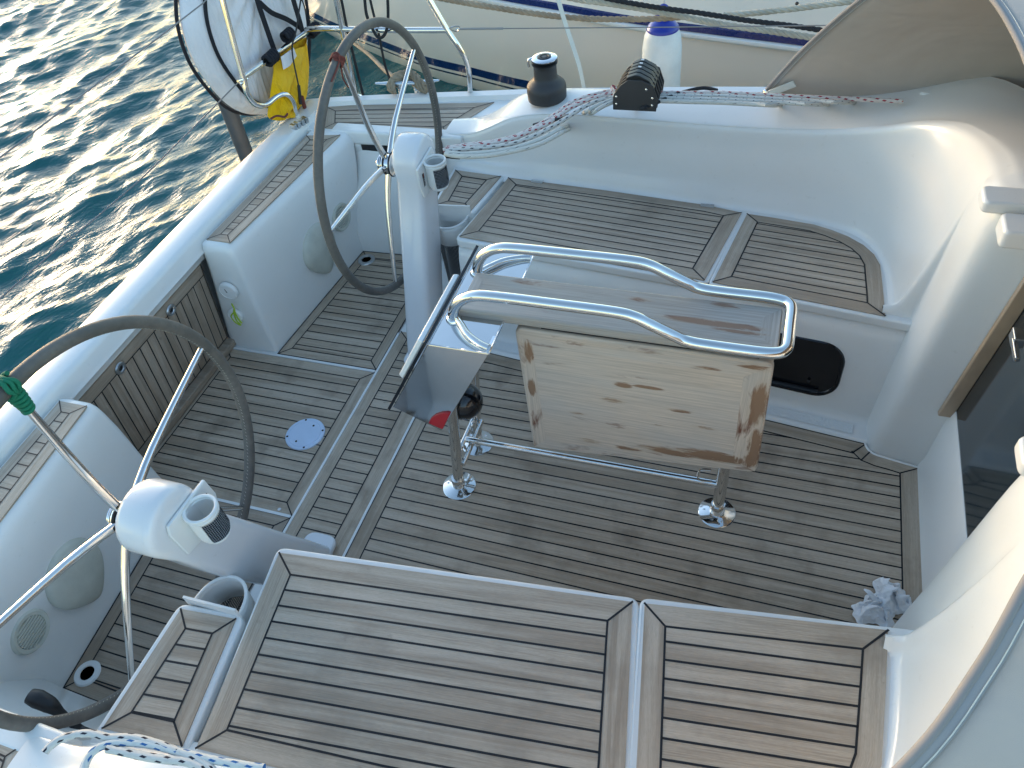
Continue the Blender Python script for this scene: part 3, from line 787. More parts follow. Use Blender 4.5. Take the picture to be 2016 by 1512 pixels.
# =================================================================== WATER
def make_sea():
    mat = sea_mat(); rng = np.random.default_rng(5)
    x0, x1, y0, y1, st = -9.5, 4.5, -4.0, 11.0, .032
    nx, ny = int((x1-x0)/st), int((y1-y0)/st)
    X, Y = np.meshgrid(np.linspace(x0, x1, nx), np.linspace(y0, y1, ny), indexing='ij')
    Z = np.zeros_like(X); DX = np.zeros_like(X); DY = np.zeros_like(X)
    for i in range(90):
        lam = .14*(1.5/.14)**(rng.random()**1.1); th = rng.normal(0, .48); k = 2*math.pi/lam
        A = .0046*lam**.95*(.6+.8*rng.random()); ph = rng.random()*6.283
        kx, ky = k*math.cos(th), k*math.sin(th); a = kx*X+ky*Y+ph+.5*np.sin(.9*X*math.sin(i)+.8*Y*math.cos(i*1.7))
        Z += A*np.cos(a); q = min(.75*A, .9/k*.1)
        DX -= q*math.cos(th)*np.sin(a); DY -= q*math.sin(th)*np.sin(a)
    fade = np.clip(np.minimum(np.minimum(X-x0, x1-X), np.minimum(Y-y0, y1-Y))/1.0, 0, 1)
    V = np.stack([X+DX*fade, Y+DY*fade, Z*fade], -1).reshape(-1, 3)
    I = np.arange(nx*ny).reshape(nx, ny)
    Fq = np.stack([I[:-1, :-1], I[1:, :-1], I[1:, 1:], I[:-1, 1:]], -1).reshape(-1, 4)
    # flat water out to the horizon, joined to the rippled patch
    far = 900.; ring = np.array([[x0, y0], [x1, y0], [x1, y1], [x0, y1]]); n0 = len(V)
    V = np.concatenate([V, np.array([[p[0], p[1], 0] for p in ring]), np.array([[-far, -far, 0], [far, -far, 0], [far, far, 0], [-far, far, 0]])])
    Fr = np.array([[n0+4+i, n0+4+(i+1) % 4, n0+(i+1) % 4, n0+i] for i in range(4)])
    Fq = np.concatenate([Fq, Fr])
    me = bpy.data.meshes.new('sea'); me.vertices.add(len(V)); me.vertices.foreach_set('co', V.ravel())
    me.loops.add(len(Fq)*4); me.loops.foreach_set('vertex_index', Fq.ravel())
    me.polygons.add(len(Fq)); me.polygons.foreach_set('loop_start', np.arange(len(Fq))*4); me.polygons.foreach_set('loop_total', np.full(len(Fq), 4))
    me.update(); me.validate(); me.polygons.foreach_set('use_smooth', [True]*len(me.polygons)); me.materials.append(mat)
    o = bpy.data.objects.new('sea', me); COL.objects.link(o); o['kind'] = 'structure'
    o.location = (0, 0, -.5); o.rotation_euler = (0, 0, R(-20))
make_sea()

# =================================================================== STEERING WHEELS AND PEDESTALS
WC = Vector((.88, .886, .761)); WR = .534
def steering_wheel(s, base, label):
    c = Vector((WC.x, s*WC.y, WC.z))
    t = thing('ship_helm', label, 'ship wheel', c-Vector((0, 0, .55)), 'twin steering wheels in the cockpit')
    ring = lambda a, r, dx=0: c+Vector((dx, s*r*math.cos(a), r*math.sin(a)))
    mb = MB(); mb.tube([ring(2*math.pi*i/96, WR) for i in range(96)], .0178, 14, closed=True)
    rim = mb.build('rim', M_LEATHER, t, smooth=60)
    # stitching along the inner side of the leather
    mb = MB()
    for i in range(260):
        a = 2*math.pi*i/260; p = ring(a, WR-.0172, .003); q = ring(a+.010, WR-.0165, .0065)
        mb.tube([p, q], .0008, 4, caps=False)
    mb.build('stitching', M_LAIDW, rim, smooth=0)
    for k in range(5):
        a = R(base+72*k); mb = MB()
        mb.tube([ring(a, .04, .0), ring(a, .20, -.012), ring(a, WR-.012, 0)], [.0135, .0125, .0085], 12, smooth=4)
        mb.build('spoke', M_STEEL, t, smooth=60)
    X = Matrix(((0, 0, 1), (0, 1, 0), (-1, 0, 0)))
    mb = MB(); mb.lathe([(0, -.035), (.020, -.034), (.024, -.028), (.030, -.026), (.031, -.022), (.036, -.021), (.036, -.017), (.032, -.016), (.032, -.012), (.041, -.011), (.041, -.007), (.036, -.006), (.036, -.001), (.045, 0), (.046, .004), (.040, .006), (.040, .032), (.046, .034), (.048, .040), (.043, .044), (.030, .046), (.028, .10)], c+Vector((-.01, 0, 0)), 40, X)
    mb.build('hub', M_CHROME, t, smooth=40)
    mb = MB()
    for dx, r in ((-.0245, .034), (-.0145, .0385), (-.0035, .043), (.026, .049)): mb.tube([c+Vector((dx, r*math.cos(q), r*math.sin(q))) for q in [2*math.pi*i/40 for i in range(40)]], .0032, 8, closed=True)
    mb.build('hub_seal', M_BLACK, t)
    return t, ring
w1, ring1 = steering_wheel(1, 32.6, 'far steering wheel with leather rim and a dark red cord knotted at its top')
w2, ring2 = steering_wheel(-1, 17.5, 'near steering wheel with leather rim and a green cord tied round rim and spoke')
def wrap(name, mat, wheel, ring, a0, turns, r, wid, rr, tail=None, rnd=3):
    mb = MB(); P = []; c = ring(a0, WR); T = (ring(a0+.01, WR)-ring(a0-.01, WR)).normalized(); U = (ring(a0, WR+.1)-c).normalized(); V_ = T.cross(U)
    n = turns*14
    for i in range(n+1):
        a = 2*math.pi*i/14; q = (i/n-.5)*wid+.004*math.sin(i*1.7)
        P.append(c+T*q+(U*math.cos(a)+V_*math.sin(a))*(rr+.0025*math.sin(i*.9)))
    mb.tube(P, r, 7, smooth=2)
    if tail:
        for path in tail: mb.tube(path, r*.95, 7, smooth=4)
    return mb.build(name, mat, wheel, smooth=60)
c = ring1(R(106), WR)
wrap('red_cord_knot', M_REDCORD, w1, ring1, R(107), 7, .0028, .03, .0215, [[c+Vector((.02, -.02, .02)), c+Vector((.02, -.035, .0)), c+Vector((.02, -.11, -.030))], [c+Vector((.005, .0, -.02)), c+Vector((.005, -.012, -.065)), c+Vector((.0, .014, -.115))]])
a0 = R(17.5+72); c = ring2(a0, WR-.03); dn = (ring2(a0, WR-.1)-c).normalized()
P = []; sd_ = (ring2(a0+.1, WR)-ring2(a0-.1, WR)).normalized()
for i in range(61):
    a = 2*math.pi*i/12; P.append(c+dn*(i/60*.055-.005)+(sd_*math.cos(a)+dn.cross(sd_)*math.sin(a))*(.014+.003*math.sin(i)))
wrap('green_cord_lashing', M_GREEN, w2, ring2, a0, 3, .0058, .03, .0245, [P])

def pedestal(s, label):
    t = thing('steering_pedestal', label, 'pedestal', (1.0, s*.52, 0), 'steering pedestals')
    # outline in the athwartships plane, leaning inboard towards its foot
    def outline(g):
        inner = [(.480-g, .0), (.50-g, .045), (.548-g, .16), (.592-g, .26), (.672-g, .45), (.730-g, .59), (.790-g, .735)]
        cy, cz, rr = .884, .800, .100+g
        arc = [(cy+rr*math.cos(R(a)), cz+rr*math.sin(R(a))) for a in range(174, -30, -12)]
        outer = [(.942+g, .69), (.900+g, .56), (.855+g, .43), (.778+g, .25), (.715+g, .09), (.68+g, .0)]
        return [(y, z) for y, z in inner+arc+outer]
    lay = [(.950, -.030), (.953, -.014), (.961, -.004), (.975, 0), (1.046, 0), (1.060, -.004), (1.068, -.013), (1.071, -.028)]
    mb = MB(); rows = [[(x+.012*(1-min(z, .8)/.8), y, max(z, 0)) for y, z in outline(g)] for x, g in lay]
    mb.grid(rows, False, True); mb.face(rows[0]); mb.face(rows[-1])
    b = mb.build('pedestal_body', M_PED, t, smooth=50, mirror=s < 0)
    mb = MB(); mb.prism(resample([(.955, .445), (1.085, .445), (1.085, .60), (.955, .60)], .045, 6), 0, .028); mb.build('foot', M_PED, t, bevel=.010, mirror=s < 0)
    return t
ped1 = pedestal(1, 'white steering pedestal on the far side, behind the cockpit table')
ped2 = pedestal(-1, 'white steering pedestal on the near side, leaning over the near bench end')

# cup holders: moulded bracket, ring and netting pouch
def cup_holder(s, label, ub):
    n = Vector((1, s*.0, 0)); Y = Vector((0, s*.905, .425)).normalized()      # outboard-up across the leaning face
    c = Vector((1.077, s*.842, .775))
    t = thing('cup_holder', label, 'cup holder', c-Vector((0, 0, .09)), 'cup holders on the pedestals')
    Ax = Vector((0, s*.78, -.62)) if False else None
    Uv = Vector((0, s*.88, .47)).normalized() if False else Vector((0, s*1.0, .0)); Zv = Vector((0, 0, 1))
    def P(a, b, d): return c+Uv*a+Zv*b+n*d
    mb = MB(); pl = [(-.083, .050), (.075, .062), (.086, .035), (.080, -.070), (.02, -.085), (-.070, -.085), (-.088, -.02)]
    mb.solid([P(a, b, -.003) for a, b in pl], [P(a, b, .007) for a, b in pl])
    mb.build('back_plate', M_SMOOTHW, t, bevel=.003)
    r = .042; ring = [(r*math.cos(R(a)), .062+r*1.05*math.sin(R(a))) for a in range(-90, 271, 15)]
    rc = [P(r*math.cos(2*math.pi*i/40), .045, .045+r*math.sin(2*math.pi*i/40)) for i in range(40)]
    mb = MB(); mb.tube(rc, .0052, 10, closed=True); mb.tube([p-Zv*.012 for p in rc], .0038, 8, closed=True)
    mb.build('ring', M_SMOOTHW, t, smooth=60)
    # pouch
    hgt = .115; N_ = 40; rows = []
    for j in range(9):
        q = j/8; rr = r*(1.0+.05*math.sin(q*3)-.22*max(0, q-.8)/.2)
        rows.append([P(rr*math.cos(2*math.pi*i/N_), .04-hgt*q, .045+rr*math.sin(2*math.pi*i/N_)) for i in range(N_)])
    sl = int(N_*.16); net = MB(); sol = MB()
    for j in range(8):
        for i in range(N_):
            a = 360*i/N_; tgt = net if (20 < a < 168 and 0 < j < 7) else sol
            q = [rows[j][i], rows[j+1][i], rows[j+1][(i+1) % N_], rows[j][(i+1) % N_]]
            tgt.face(q, [(i*.0082, j*.0144), (i*.0082, (j+1)*.0144), ((i+1)*.0082, (j+1)*.0144), ((i+1)*.0082, j*.0144)])
    sol.face(rows[-1]); net.build('netting', M_NET, t, smooth=60); sol.build('pouch', M_SMOOTHW, t, smooth=60, solidify=.002)
    mb = MB(); lc = P(-.052 if s > 0 else -.058, -.012, .0085); mb.box(lc, (.002, .013, .055)); mb.build('name_patch', M_BLACK, t, bevel=.0008)
    mb = MB(); mb.box(lc+Vector((.0012, 0, .018)), (.001, .010, .014)); mb.build('patch_badge', M_REDCORD, t)
    mb = MB()
    for k in range(5): mb.box(lc+Vector((.0012, 0, .004-k*.0068)), (.0006, .005, .003))
    mb.build('patch_letters', M_LABELW, t)
    return t
cup_holder(1, 'white cup holder with black netting on the far pedestal', 0)
cup_holder(-1, 'white cup holder with black netting on the near pedestal', 0)

# long netting pockets on the aft end of each bench
def pocket(s, label):
    t = thing('net_pocket', label, 'storage pocket', (1.06, s*.93, .1), 'netting pockets on the bench ends')
    x0, x1, zt, zb = 1.01, 1.165, .470, .06; dep = .11
    yb = lambda x: .975
    def shell(q): # q 0..1 round the front of the pouch
        a = math.pi*q; return (x0+x1)/2+(x1-x0)/2*math.cos(a)*-1, .972-dep*math.sin(a)**.8
    zs = [zt, zt-.02, zt-.035, zt-.10, .40*zt, .2*zt, zb+.02, zb]
    rows = [[(shell(i/20)[0], .972-(.972-shell(i/20)[1])*(1-.35*(zt-z)/(zt-zb)), z) for i in range(21)] for z in zs]
    sol, net = MB(), MB()
    for j in range(7):
        for i in range(20):
            tgt = net if (3 <= j < 6 and 2 < i < 17) else sol
            L_ = .27/20
            tgt.face([rows[j][i], rows[j+1][i], rows[j+1][i+1], rows[j][i+1]], [(i*L_, -zs[j]), (i*L_, -zs[j+1]), ((i+1)*L_, -zs[j+1]), ((i+1)*L_, -zs[j])])
    sol.build('pocket_shell', M_SMOOTHW, t, smooth=60, solidify=.003, mirror=s < 0); net.build('netting', M_NET, t, smooth=60, mirror=s < 0)
    mb = MB(); mb.tube([Vector(p)+Vector((0, 0, .003)) for p in rows[0]], .0055, 8); mb.solid([(x0-.012, .966, zt-.035), (x1+.014, .966, zt-.035), (x1+.014, .966, zt+.055), (x0-.012, .966, zt+.045)], [(x0-.012, .973, zt-.035), (x1+.014, .973, zt-.035), (x1+.014, .973, zt+.055), (x0-.012, .973, zt+.045)])
    mb.build('rim', M_SMOOTHW, t, smooth=50, mirror=s < 0, merge=False)
pocket(1, 'long black netting pocket with white rim beside the far pedestal')
pocket(-1, 'black netting pocket with white rim behind the near bench end')

# =================================================================== COCKPIT TABLE
TB = thing('cockpit_table', 'folded cockpit table with worn wooden leaf, steel grab rail, mirror console and steel legs', 'table', (1.95, 0, 0))
def woodface(mb, A, B, C_, D, along, tint=0, edge=0, ed=None):
    pass
def slab(poly2, mp, th, name, mat, parent, ang=0, border=0, bevel=.006, edgef=None):
    """solid board with mitred end grain borders; uv along grain"""
    mb = MB(); n = len(poly2)
    mb.solid([mp(x, y, -th) for x, y in poly2], [mp(x, y, 0) for x, y in poly2])
    for k, f in enumerate(mb.uv):
        pass
    mb.uv[-1] = [(p[0], p[1]) for p in poly2]; mb.uv[-2] = [(p[0], p[1]+3) for p in poly2[::-1]]
    return mb
# fixed centre plank
def top_mp(x, y, h): return (x, y, .930+h)
tp = [(1.583, -.088), (2.492, -.088), (2.492, .088), (1.583, .088)]
mb = slab(tp, top_mp, .036, '', None, None)
top = mb.build('table_top', M_STRIP, TB, bevel=.010, bseg=4)
for q in ([(2.44, -.035), (2.488, -.082), (2.488, .082), (2.44, .035)], [(1.588, -.078), (1.620, -.045), (1.620, .045), (1.588, .078)]):
    mb = MB(); mb.face([(x, y, .9306) for x, y in q], [(y, x) for x, y in q], 0, .3); mb.build('end_grain', M_STRIP, top, merge=False, recalc=False)
mb = MB(); mb.lathe([(0, .0014), (.017, .0014), (.020, .001), (.023, .0016), (.026, 0)], (1.672, -.012, .930), 28); mb.build('top_fitting', M_BRUSH, top)
# folded leaves
def leaf(s):
    def mp(x, z, h): return (x, s*(-.072-h-.012*(.86-z)/.5), z)
    ol = resample([(1.750, .868), (2.490, .868), (2.504, .385), (1.762, .305)], .028, 5)
    mb = MB(); mb.solid([mp(x, z, -.030) for x, z in ol], [mp(x, z, 0) for x, z in ol])
    mb.uv[-1] = [(p[0], p[1]) for p in ol]; mb.uv[-2] = [(p[0], p[1]+3) for p in ol[::-1]]
    b = mb.build('folding_leaf', M_LEAF, TB, bevel=.009, bseg=4)
    # mitred end battens with their grain running up, and brown flaked edges
    q = MB(); e = .0007
    for pts in ([(1.755, .856), (1.802, .806), (1.813, .366), (1.768, .316)], [(2.486, .856), (2.416, .802), (2.426, .430), (2.498, .396)]):
        q.face([mp(x, z, e) for x, z in pts], [(z+5, x) for x, z in pts], 0, .5, 1.)
    for pts in ([(1.768, .3155), (1.813, .355), (2.426, .4295), (2.498, .3955)], [(1.756, .8585), (2.485, .8585), (2.416, .806), (1.803, .809)]):
        q.face([mp(x, z, e*.9) for x, z in pts], [(x+3, z+2) for x, z in pts], 0, .5, .8)
    q.build('leaf_batten', M_LEAF, b, merge=False, recalc=False, smooth=0)
for s in (1, -1): leaf(s)
mb = MB(); mb.box((2.14, 0, .882), (.66, .10, .05)); mb.box((2.14, -.055, .868), (.62, .012, .03)); mb.box((2.14, .055, .868), (.62, .012, .03)); mb.build('leaf_hinge', M_BLACK, TB, bevel=.002, merge=False)
# grab rail: one bent tube
def rail_side(s):
    return [(1.577, s*.108, .905), (1.585, s*.109, .945), (1.612, s*.110, .985), (1.655, s*.110, 1.010), (1.72, s*.110, 1.018), (1.9, s*.110, 1.019), (2.06, s*.110, 1.018), (2.115, s*.110, 1.010), (2.16, s*.110, .990), (2.22, s*.110, .962), (2.26, s*.110, .946), (2.32, s*.110, .942), (2.44, s*.110, .942)]
loop = rail_side(1)+[(2.488, .104, .942), (2.506, .090, .942), (2.512, .066, .942), (2.512, 0, .942), (2.512, -.066, .942), (2.506, -.090, .942), (2.488, -.104, .942)]+rail_side(-1)[::-1]
mb = MB(); mb.tube(loop, .0165, 18, smooth=6)
for s in (1, -1): mb.lathe([(.017, .012), (.021, .008), (.024, .002), (.024, 0)], (1.577, s*.108, .905), 24)
mb.build('grab_rail', M_STEEL, TB, smooth=60)
# console: mirror steel pod, profile in the fore-and-aft plane
prof = [(1.540, .905), (1.728, .905), (1.505, .500), (1.350, .582)]
mb = MB(); hw = .225
mb.solid([(x, -hw, z) for x, z in prof], [(x, hw, z) for x, z in prof])
con = mb.build('console', M_MIRROR, TB, bevel=.002, bseg=2)
# dark instrument face with its pale sun cover, tilted aft
d = Vector((1.540-1.350, 0, .905-.582)).normalized(); nrm = Vector((-d.z, 0, d.x))
A0 = Vector((1.342, 0, .572)); ln = .395
def pod(a, y, h): p = A0+d*a+nrm*h; return (p.x, y, p.z)
mb = MB(); mb.solid([pod(-.004, -hw-.006, .002), pod(ln, -hw-.006, .002), pod(ln, hw+.006, .002), pod(-.004, hw+.006, .002)], [pod(-.004, -hw-.006, .012), pod(ln, -hw-.006, .012), pod(ln, hw+.006, .012), pod(-.004, hw+.006, .012)])
mb.build('instrument_panel', M_BLACKG, con, bevel=.002)
# slim pale cover along the panel, as wide as the plotter
mb = MB()
y0, y1 = -.175, .075
mb.solid([pod(.17, -hw+.004, .013), pod(ln-.012, -hw+.004, .013), pod(ln-.012, .09, .013), pod(.17, .09, .013)], [pod(.175, -hw+.008, .031), pod(ln-.018, -hw+.008, .031), pod(ln-.018, .085, .031), pod(.175, .085, .031)])
mb.build('plotter_cover', M_SMOOTHW, con, bevel=.005)
# bright rolled edges and curved brace
mb = MB(); mb.tube([(1.545, -hw, .906), (1.727, -hw, .906)], .0028, 8); mb.tube([(1.728, -hw, .906), (1.728, hw, .906)], .0028, 8); mb.tube([(1.541, -hw, .906), (1.541, hw, .906)], .0022, 8)
mb.box((1.722, -.19, .905), (.010, .07, .006)); mb.build('console_edge', M_CHROME, con, merge=False)
for s in (1, -1):
    mb = MB(); mb.tube([(1.590, s*.112, .912), (1.612, s*.135, .915), (1.645, s*.170, .914), (1.690, s*.196, .911), (1.722, s*.206, .909)], .011, 12, smooth=5); mb.build('curved_brace', M_STEEL, con, smooth=60)
# legs
for (x, y, zt) in ((1.440, -.108, .53), (1.440, .108, .53), (2.405, 0, .89)):
    mb = MB(); mb.tube([(x, y, .006), (x+(.06 if zt < .6 else 0), y, zt)], .0205, 20)
    lg = mb.build('leg', M_STEEL, TB, smooth=60)
    mb = MB(); mb.lathe([(.0235, .055), (.0245, .053), (.0245, .009), (.030, .006), (.062, .005), (.066, .002), (.066, 0)], (x, y, 0), 40)
    for a in (60, 180, 300): mb.lathe([(0, .0016), (.004, .0012), (.0048, 0)], (x+.045*math.cos(R(a)), y+.045*math.sin(R(a)), .0052), 12)
    mb.build('leg_flange', M_STEEL, lg, smooth=40, merge=False)
mb = MB()
for dx, z in ((.018, .172), (.045, .150)): mb.tube([(1.452+dx-.018, -.108, z), (1.452+dx-.018, .108, z)], .0105, 14)
for y, z in ((-.006, .172), (.014, .150)): mb.tube([(1.462, y, z), (2.405, y*.6, z+.008)], .0135 if y < 0 else .010, 14)
mb.build('footrest_bar', M_STEEL, TB, smooth=60, merge=False)
for s in (1, -1):
    mb = MB(); y = s*.062; mb.tube([(1.462, y-.02, .150), (1.466, y-.012, .190), (1.468, y+.012, .190), (1.470, y+.02, .150)], .0055, 10, smooth=4); mb.build('rest_loop', M_STEEL, TB)
mb = MB(); p = at(1405, 937, y=-.03); q = [at(1400, 925, y=-.03), at(1378, 926, y=-.03), at(1376, 944, y=-.03), at(1402, 948, y=-.03)]
mb.tube(q, .004, 8, smooth=3); mb.build('rest_loop', M_STEEL, TB)

# ball shaped compass under the console, painted red reflection beside it
cc = at(914, 790, y=-.03)
t = thing('ball_compass', 'black ball compass hung under the steel console above the table legs', 'compass', cc)
mb = MB(); mb.sphere(cc, .067, 28); mb.tube([cc+Vector((.06*math.cos(a), .06*math.sin(a), -.01)) for a in [2*math.pi*i/40 for i in range(40)]], .0035, 8, closed=True); mb.build('globe', M_BLACKG, t, smooth=60)
mb = MB(); mb.box(cc+Vector((-.045, 0, .045)), (.06, .03, .05)); mb.box(cc+Vector((.066, 0, -.002)), (.014, .006, .006)); mb.build('bracket', M_BLACK, t, bevel=.004)
# red reflection in the console's lower corner, modelled as a thin coloured solid
def fan(c, r, a0, a1, n=14): return [c]+[c+Vector((r*math.cos(R(a0+(a1-a0)*i/n)), 0, r*math.sin(R(a0+(a1-a0)*i/n)))) for i in range(n+1)]
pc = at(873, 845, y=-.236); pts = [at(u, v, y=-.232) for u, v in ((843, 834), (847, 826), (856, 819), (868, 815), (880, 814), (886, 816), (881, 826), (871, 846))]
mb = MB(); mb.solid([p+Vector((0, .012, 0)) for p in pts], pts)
tg = mb.build('red_reflection', M_RED, None, bevel=.003); tag(tg, 'small red reflection modelled as a solid at the bottom corner of the mirror steel console', 'reflection')

# =================================================================== WINCH, CLUTCHES, LINES ON THE PORT COAMING
wp = at(1077, 185, z=.783)
WS = .083
t = thing('winch', 'dark grey self tailing winch with chrome top on the far coaming', 'winch', wp)
WM = Matrix.Diagonal((1, 1, .80))
mb = MB(); mb.lathe([(0, -.02), (.086, -.02), (.087, .0), (.088, .03), (.087, .052), (.080, .066), (.066, .082), (.055, .093), (.051, .106), (.050, .150), (.051, .168), (.056, .174), (.057, .178)], wp, 48, WM)
mb.build('drum', M_GREYP, t, smooth=50)
mb = MB(); mb.lathe([(.046, .176), (.055, .178), (.057, .184), (.046, .188), (.044, .191), (.056, .195), (.057, .201), (.050, .205)], wp, 48, WM); mb.build('line_gripper', M_BLACK, t)
mb = MB(); mb.lathe([(.056, .2005), (.056, .205), (.051, .209), (.034, .211), (.033, .207)], wp, 48, WM); mb.tube([wp+Vector((-.050, -.012, .164)), wp+Vector((-.066, -.016, .160)), wp+Vector((-.068, -.018, .147)), wp+Vector((-.066, -.018, .130))], .0085, 10, smooth=4, flat=.6)
mb.build('chrome_top', M_CHROME, t, smooth=50, merge=False)
mb = MB(); mb.lathe([(0, .212), (.012, .212), (.013, .209), (.016, .209), (.019, .213), (.026, .213), (.031, .209)], wp, 32, WM); mb.build('handle_socket', M_BLACK, t, smooth=40)

# moulded cover where the lines run under the deck
q4 = [on(u, v, .001) for u, v in ((1772, 215), (1830, 222), (1868, 197), (1812, 186))]; n4 = (q4[1]-q4[0]).cross(q4[3]-q4[0]).normalized(); n4 = n4 if n4.z > 0 else -n4
mb = MB(); mb.solid(q4, [p+n4*.014 for p in q4]); mb.build('line_cover', M_GEL, YACHT, bevel=.006)

# rope clutch bank
ca, cb = on(1207, 206, 0), on(1292, 210, 0)
ax = (cb-ca); ax.z = 0; clen = ax.length; ax.normalize(); ay = Vector((-ax.y, ax.x, 0)); cz = Vector((0, 0, 1))
t = thing('rope_clutch', 'black five lever rope clutch on the far coaming beside the winch', 'rope clutch', ca)
def CP(a, b, h): return ca+ax*a+ay*b+cz*h
NCL = 5; cw_ = .030
side = [(0, -.02), (clen, -.02), (clen+.005, .03), (clen-.015, .085), (clen-.06, .104), (.060, .104), (.030, .082), (.004, .045), (0, .03)]
mb = MB()
for k in range(NCL+1):
    y = k*cw_; mb.solid([CP(a, y-.0035, h) for a, h in side], [CP(a, y+.0035, h) for a, h in side])
mb.build('side_plate', M_GREYP, t, merge=False, bevel=.002)
mb = MB()
for k in range(NCL):
    y = k*cw_+cw_/2
    pr = [(.045, .082), (.052, .110), (.085, .122), (clen-.07, .120), (clen-.03, .100), (clen-.01, .070), (clen-.03, .060), (.09, .06)]
    mb.solid([CP(a, y-.0125, h) for a, h in pr], [CP(a, y+.0125, h) for a, h in pr])
mb.build('lever', M_BLACK, t, merge=False, bevel=.003)
mb = MB()
for k in (2, 3, 4):
    y = k*cw_+cw_/2; mb.solid([CP(.085, y-.005, .1215), CP(clen-.075, y-.005, .1205), CP(clen-.075, y+.005, .1205), CP(.085, y+.005, .1215)], [CP(.085, y-.005, .123), CP(clen-.075, y-.005, .122), CP(clen-.075, y+.005, .122), CP(.085, y+.005, .123)])
mb.build('lever_label', M_LABELW, t, merge=False)
for a, h in ((.014, .006), (.014, .036), (clen-.016, .006), (clen-.016, .036), (clen-.04, .070)):
    mb = MB(); mb.sphere(CP(a, -.0045, h), .0052, 10, sc=(1, .6, 1)); mb.build('bolt', M_CHROME, t)

# the lines: from the clutches aft down the coaming into the tunnel, and forward under the cover
aftpaths = [
 ([(1208, 178), (1180, 184), (1150, 192), (1122, 204), (1098, 222), (1068, 242), (1030, 262), (985, 277), (930, 284), (880, 291)], M_ROPER),
 ([(1212, 184), (1180, 190), (1150, 198), (1122, 211), (1096, 232), (1060, 252), (1010, 270), (960, 281), (910, 288), (876, 294)], M_ROPER),
 ([(1209, 181), (1172, 192), (1140, 204), (1112, 219), (1080, 240), (1040, 260), (1000, 276), (945, 286), (900, 291), (872, 296)], M_ROPER),
 ([(1214, 190), (1178, 198), (1150, 210), (1122, 228), (1092, 246), (1055, 266), (1010, 282), (960, 290), (920, 293), (880, 297)], M_ROPEX),
 ([(1214, 194), (1184, 204), (1160, 216), (1136, 234), (1102, 254), (1060, 276), (1010, 292), (960, 300), (910, 303), (878, 299)], M_ROPEW),
 ([(1216, 197), (1188, 209), (1164, 224), (1140, 240), (1104, 262), (1062, 284), (1010, 298), (955, 307), (905, 308), (876, 303)], M_ROPEW)]
gl = 'lines led aft from the clutches'
lbl = ['red flecked rope, the topmost of the bunch running aft from the clutches', 'red flecked rope, second from the top of the bunch running aft', 'red flecked rope in the middle of the bunch running aft', 'dark flecked rope below the red flecked ones running aft', 'plain white rope, upper of the two lowest running aft', 'plain white rope, lowest of the bunch sagging down the coaming']
for i, ((path, mt), lb) in enumerate(zip(aftpaths, lbl)):
    P = dense(path, .0085+.005*(i % 3))
    P = [P[0]+Vector((0, 0, .02))]+P[1:]
    mb = MB(); mb.tube(P, .0086, 10, smooth=2)
    o = mb.build('clutch_line', mt, None, smooth=60); tag(o, lb, 'rope', gl)
fw = [((1300, 183), (1420, 183), (1560, 190), (1778, 199), M_ROPER, 'red flecked rope running forward along the far coaming, outermost'),
      ((1300, 188), (1420, 189), (1560, 197), (1776, 207), M_ROPEK, 'dark flecked rope running forward along the far coaming, middle one'),
      ((1298, 193), (1420, 196), (1560, 203), (1772, 213), M_ROPEK, 'dark flecked rope running forward, just inside the middle one'),
      ((1296, 199), (1420, 202), (1560, 209), (1768, 218), M_ROPEW, 'plain white rope running forward along the far coaming, innermost')]
for a, b, c_, d_, mt, lb in fw:
    P = []
    pts = [a, b, c_, d_]
    for k in range(3):
        for j in range(4):
            q = j/4; P.append(on(pts[k][0]*(1-q)+pts[k+1][0]*q, pts[k][1]*(1-q)+pts[k+1][1]*q, .008))
    P.append(on(d_[0], d_[1], .007)); zs = [p.z for p in P]
    mb = MB(); mb.tube(P, .0084, 10, smooth=2); o = mb.build('halyard', mt, None, smooth=60); tag(o, lb, 'rope', 'lines led forward from the clutches')
# black line thrown over the bunch
path = [(1050, 247), (1075, 240), (1100, 235), (1160, 237), (1200, 233), (1240, 222), (1280, 208), (1320, 190), (1350, 180), (1385, 173), (1412, 178)]
P = dense(path, .034)
mb = MB(); mb.tube(P, .0072, 10, smooth=2); o = mb.build('black_line', M_ROPED, None, smooth=60); tag(o, 'black rope lying over the red flecked lines and past the clutches', 'rope')

# coil of flecked ropes on the near coaming
near = [([(88, 1482), (98, 1470), (120, 1455), (150, 1446), (180, 1444), (215, 1452), (262, 1452), (310, 1464), (350, 1480), (400, 1500), (430, 1530)], M_ROPEX, 'black flecked white rope curling over the near coaming end', .0085),
        ([(160, 1530), (172, 1495), (190, 1475), (222, 1463), (270, 1463), (310, 1469), (350, 1480), (400, 1492), (450, 1502), (520, 1512)], M_ROPEB, 'blue flecked white rope looping over the near coaming end', .0085),
        ([(212, 1474), (250, 1482), (290, 1490), (330, 1496), (370, 1500), (400, 1514)], M_ROPEX, 'thicker rope end with black flecks under the blue flecked rope', .0095)]
for path, mt, lb, r_ in near:
    P = dense(path, .011); mb = MB(); mb.tube(P, r_*.92, 12, smooth=2); o = mb.build('sheet_rope', mt, None, smooth=60); tag(o, lb, 'rope')

# engine lever in the near helm well

t = thing('engine_lever', 'black engine lever standing in the near helm well beside the white wall', 'lever', at(160, 1440, z=.1))
pl_ = [at(58, 1370, z=.46), at(74, 1376, z=.455), at(98, 1388, z=.44), at(118, 1403, z=.41), at(140, 1422, z=.38), at(168, 1446, z=.34)]
mb = MB(); mb.tube(pl_, [.020, .025, .022, .013, .011, .015], 14, smooth=4, flat=.6); mb.build('grip', M_BLACK, t, smooth=60)
mb = MB(); bp_ = at(150, 1438, z=.34); mb.box(bp_, (.14, .03, .06), Matrix.Rotation(.3, 3, 'Y')); mb.build('lever_base', M_BLACK, t, bevel=.010)

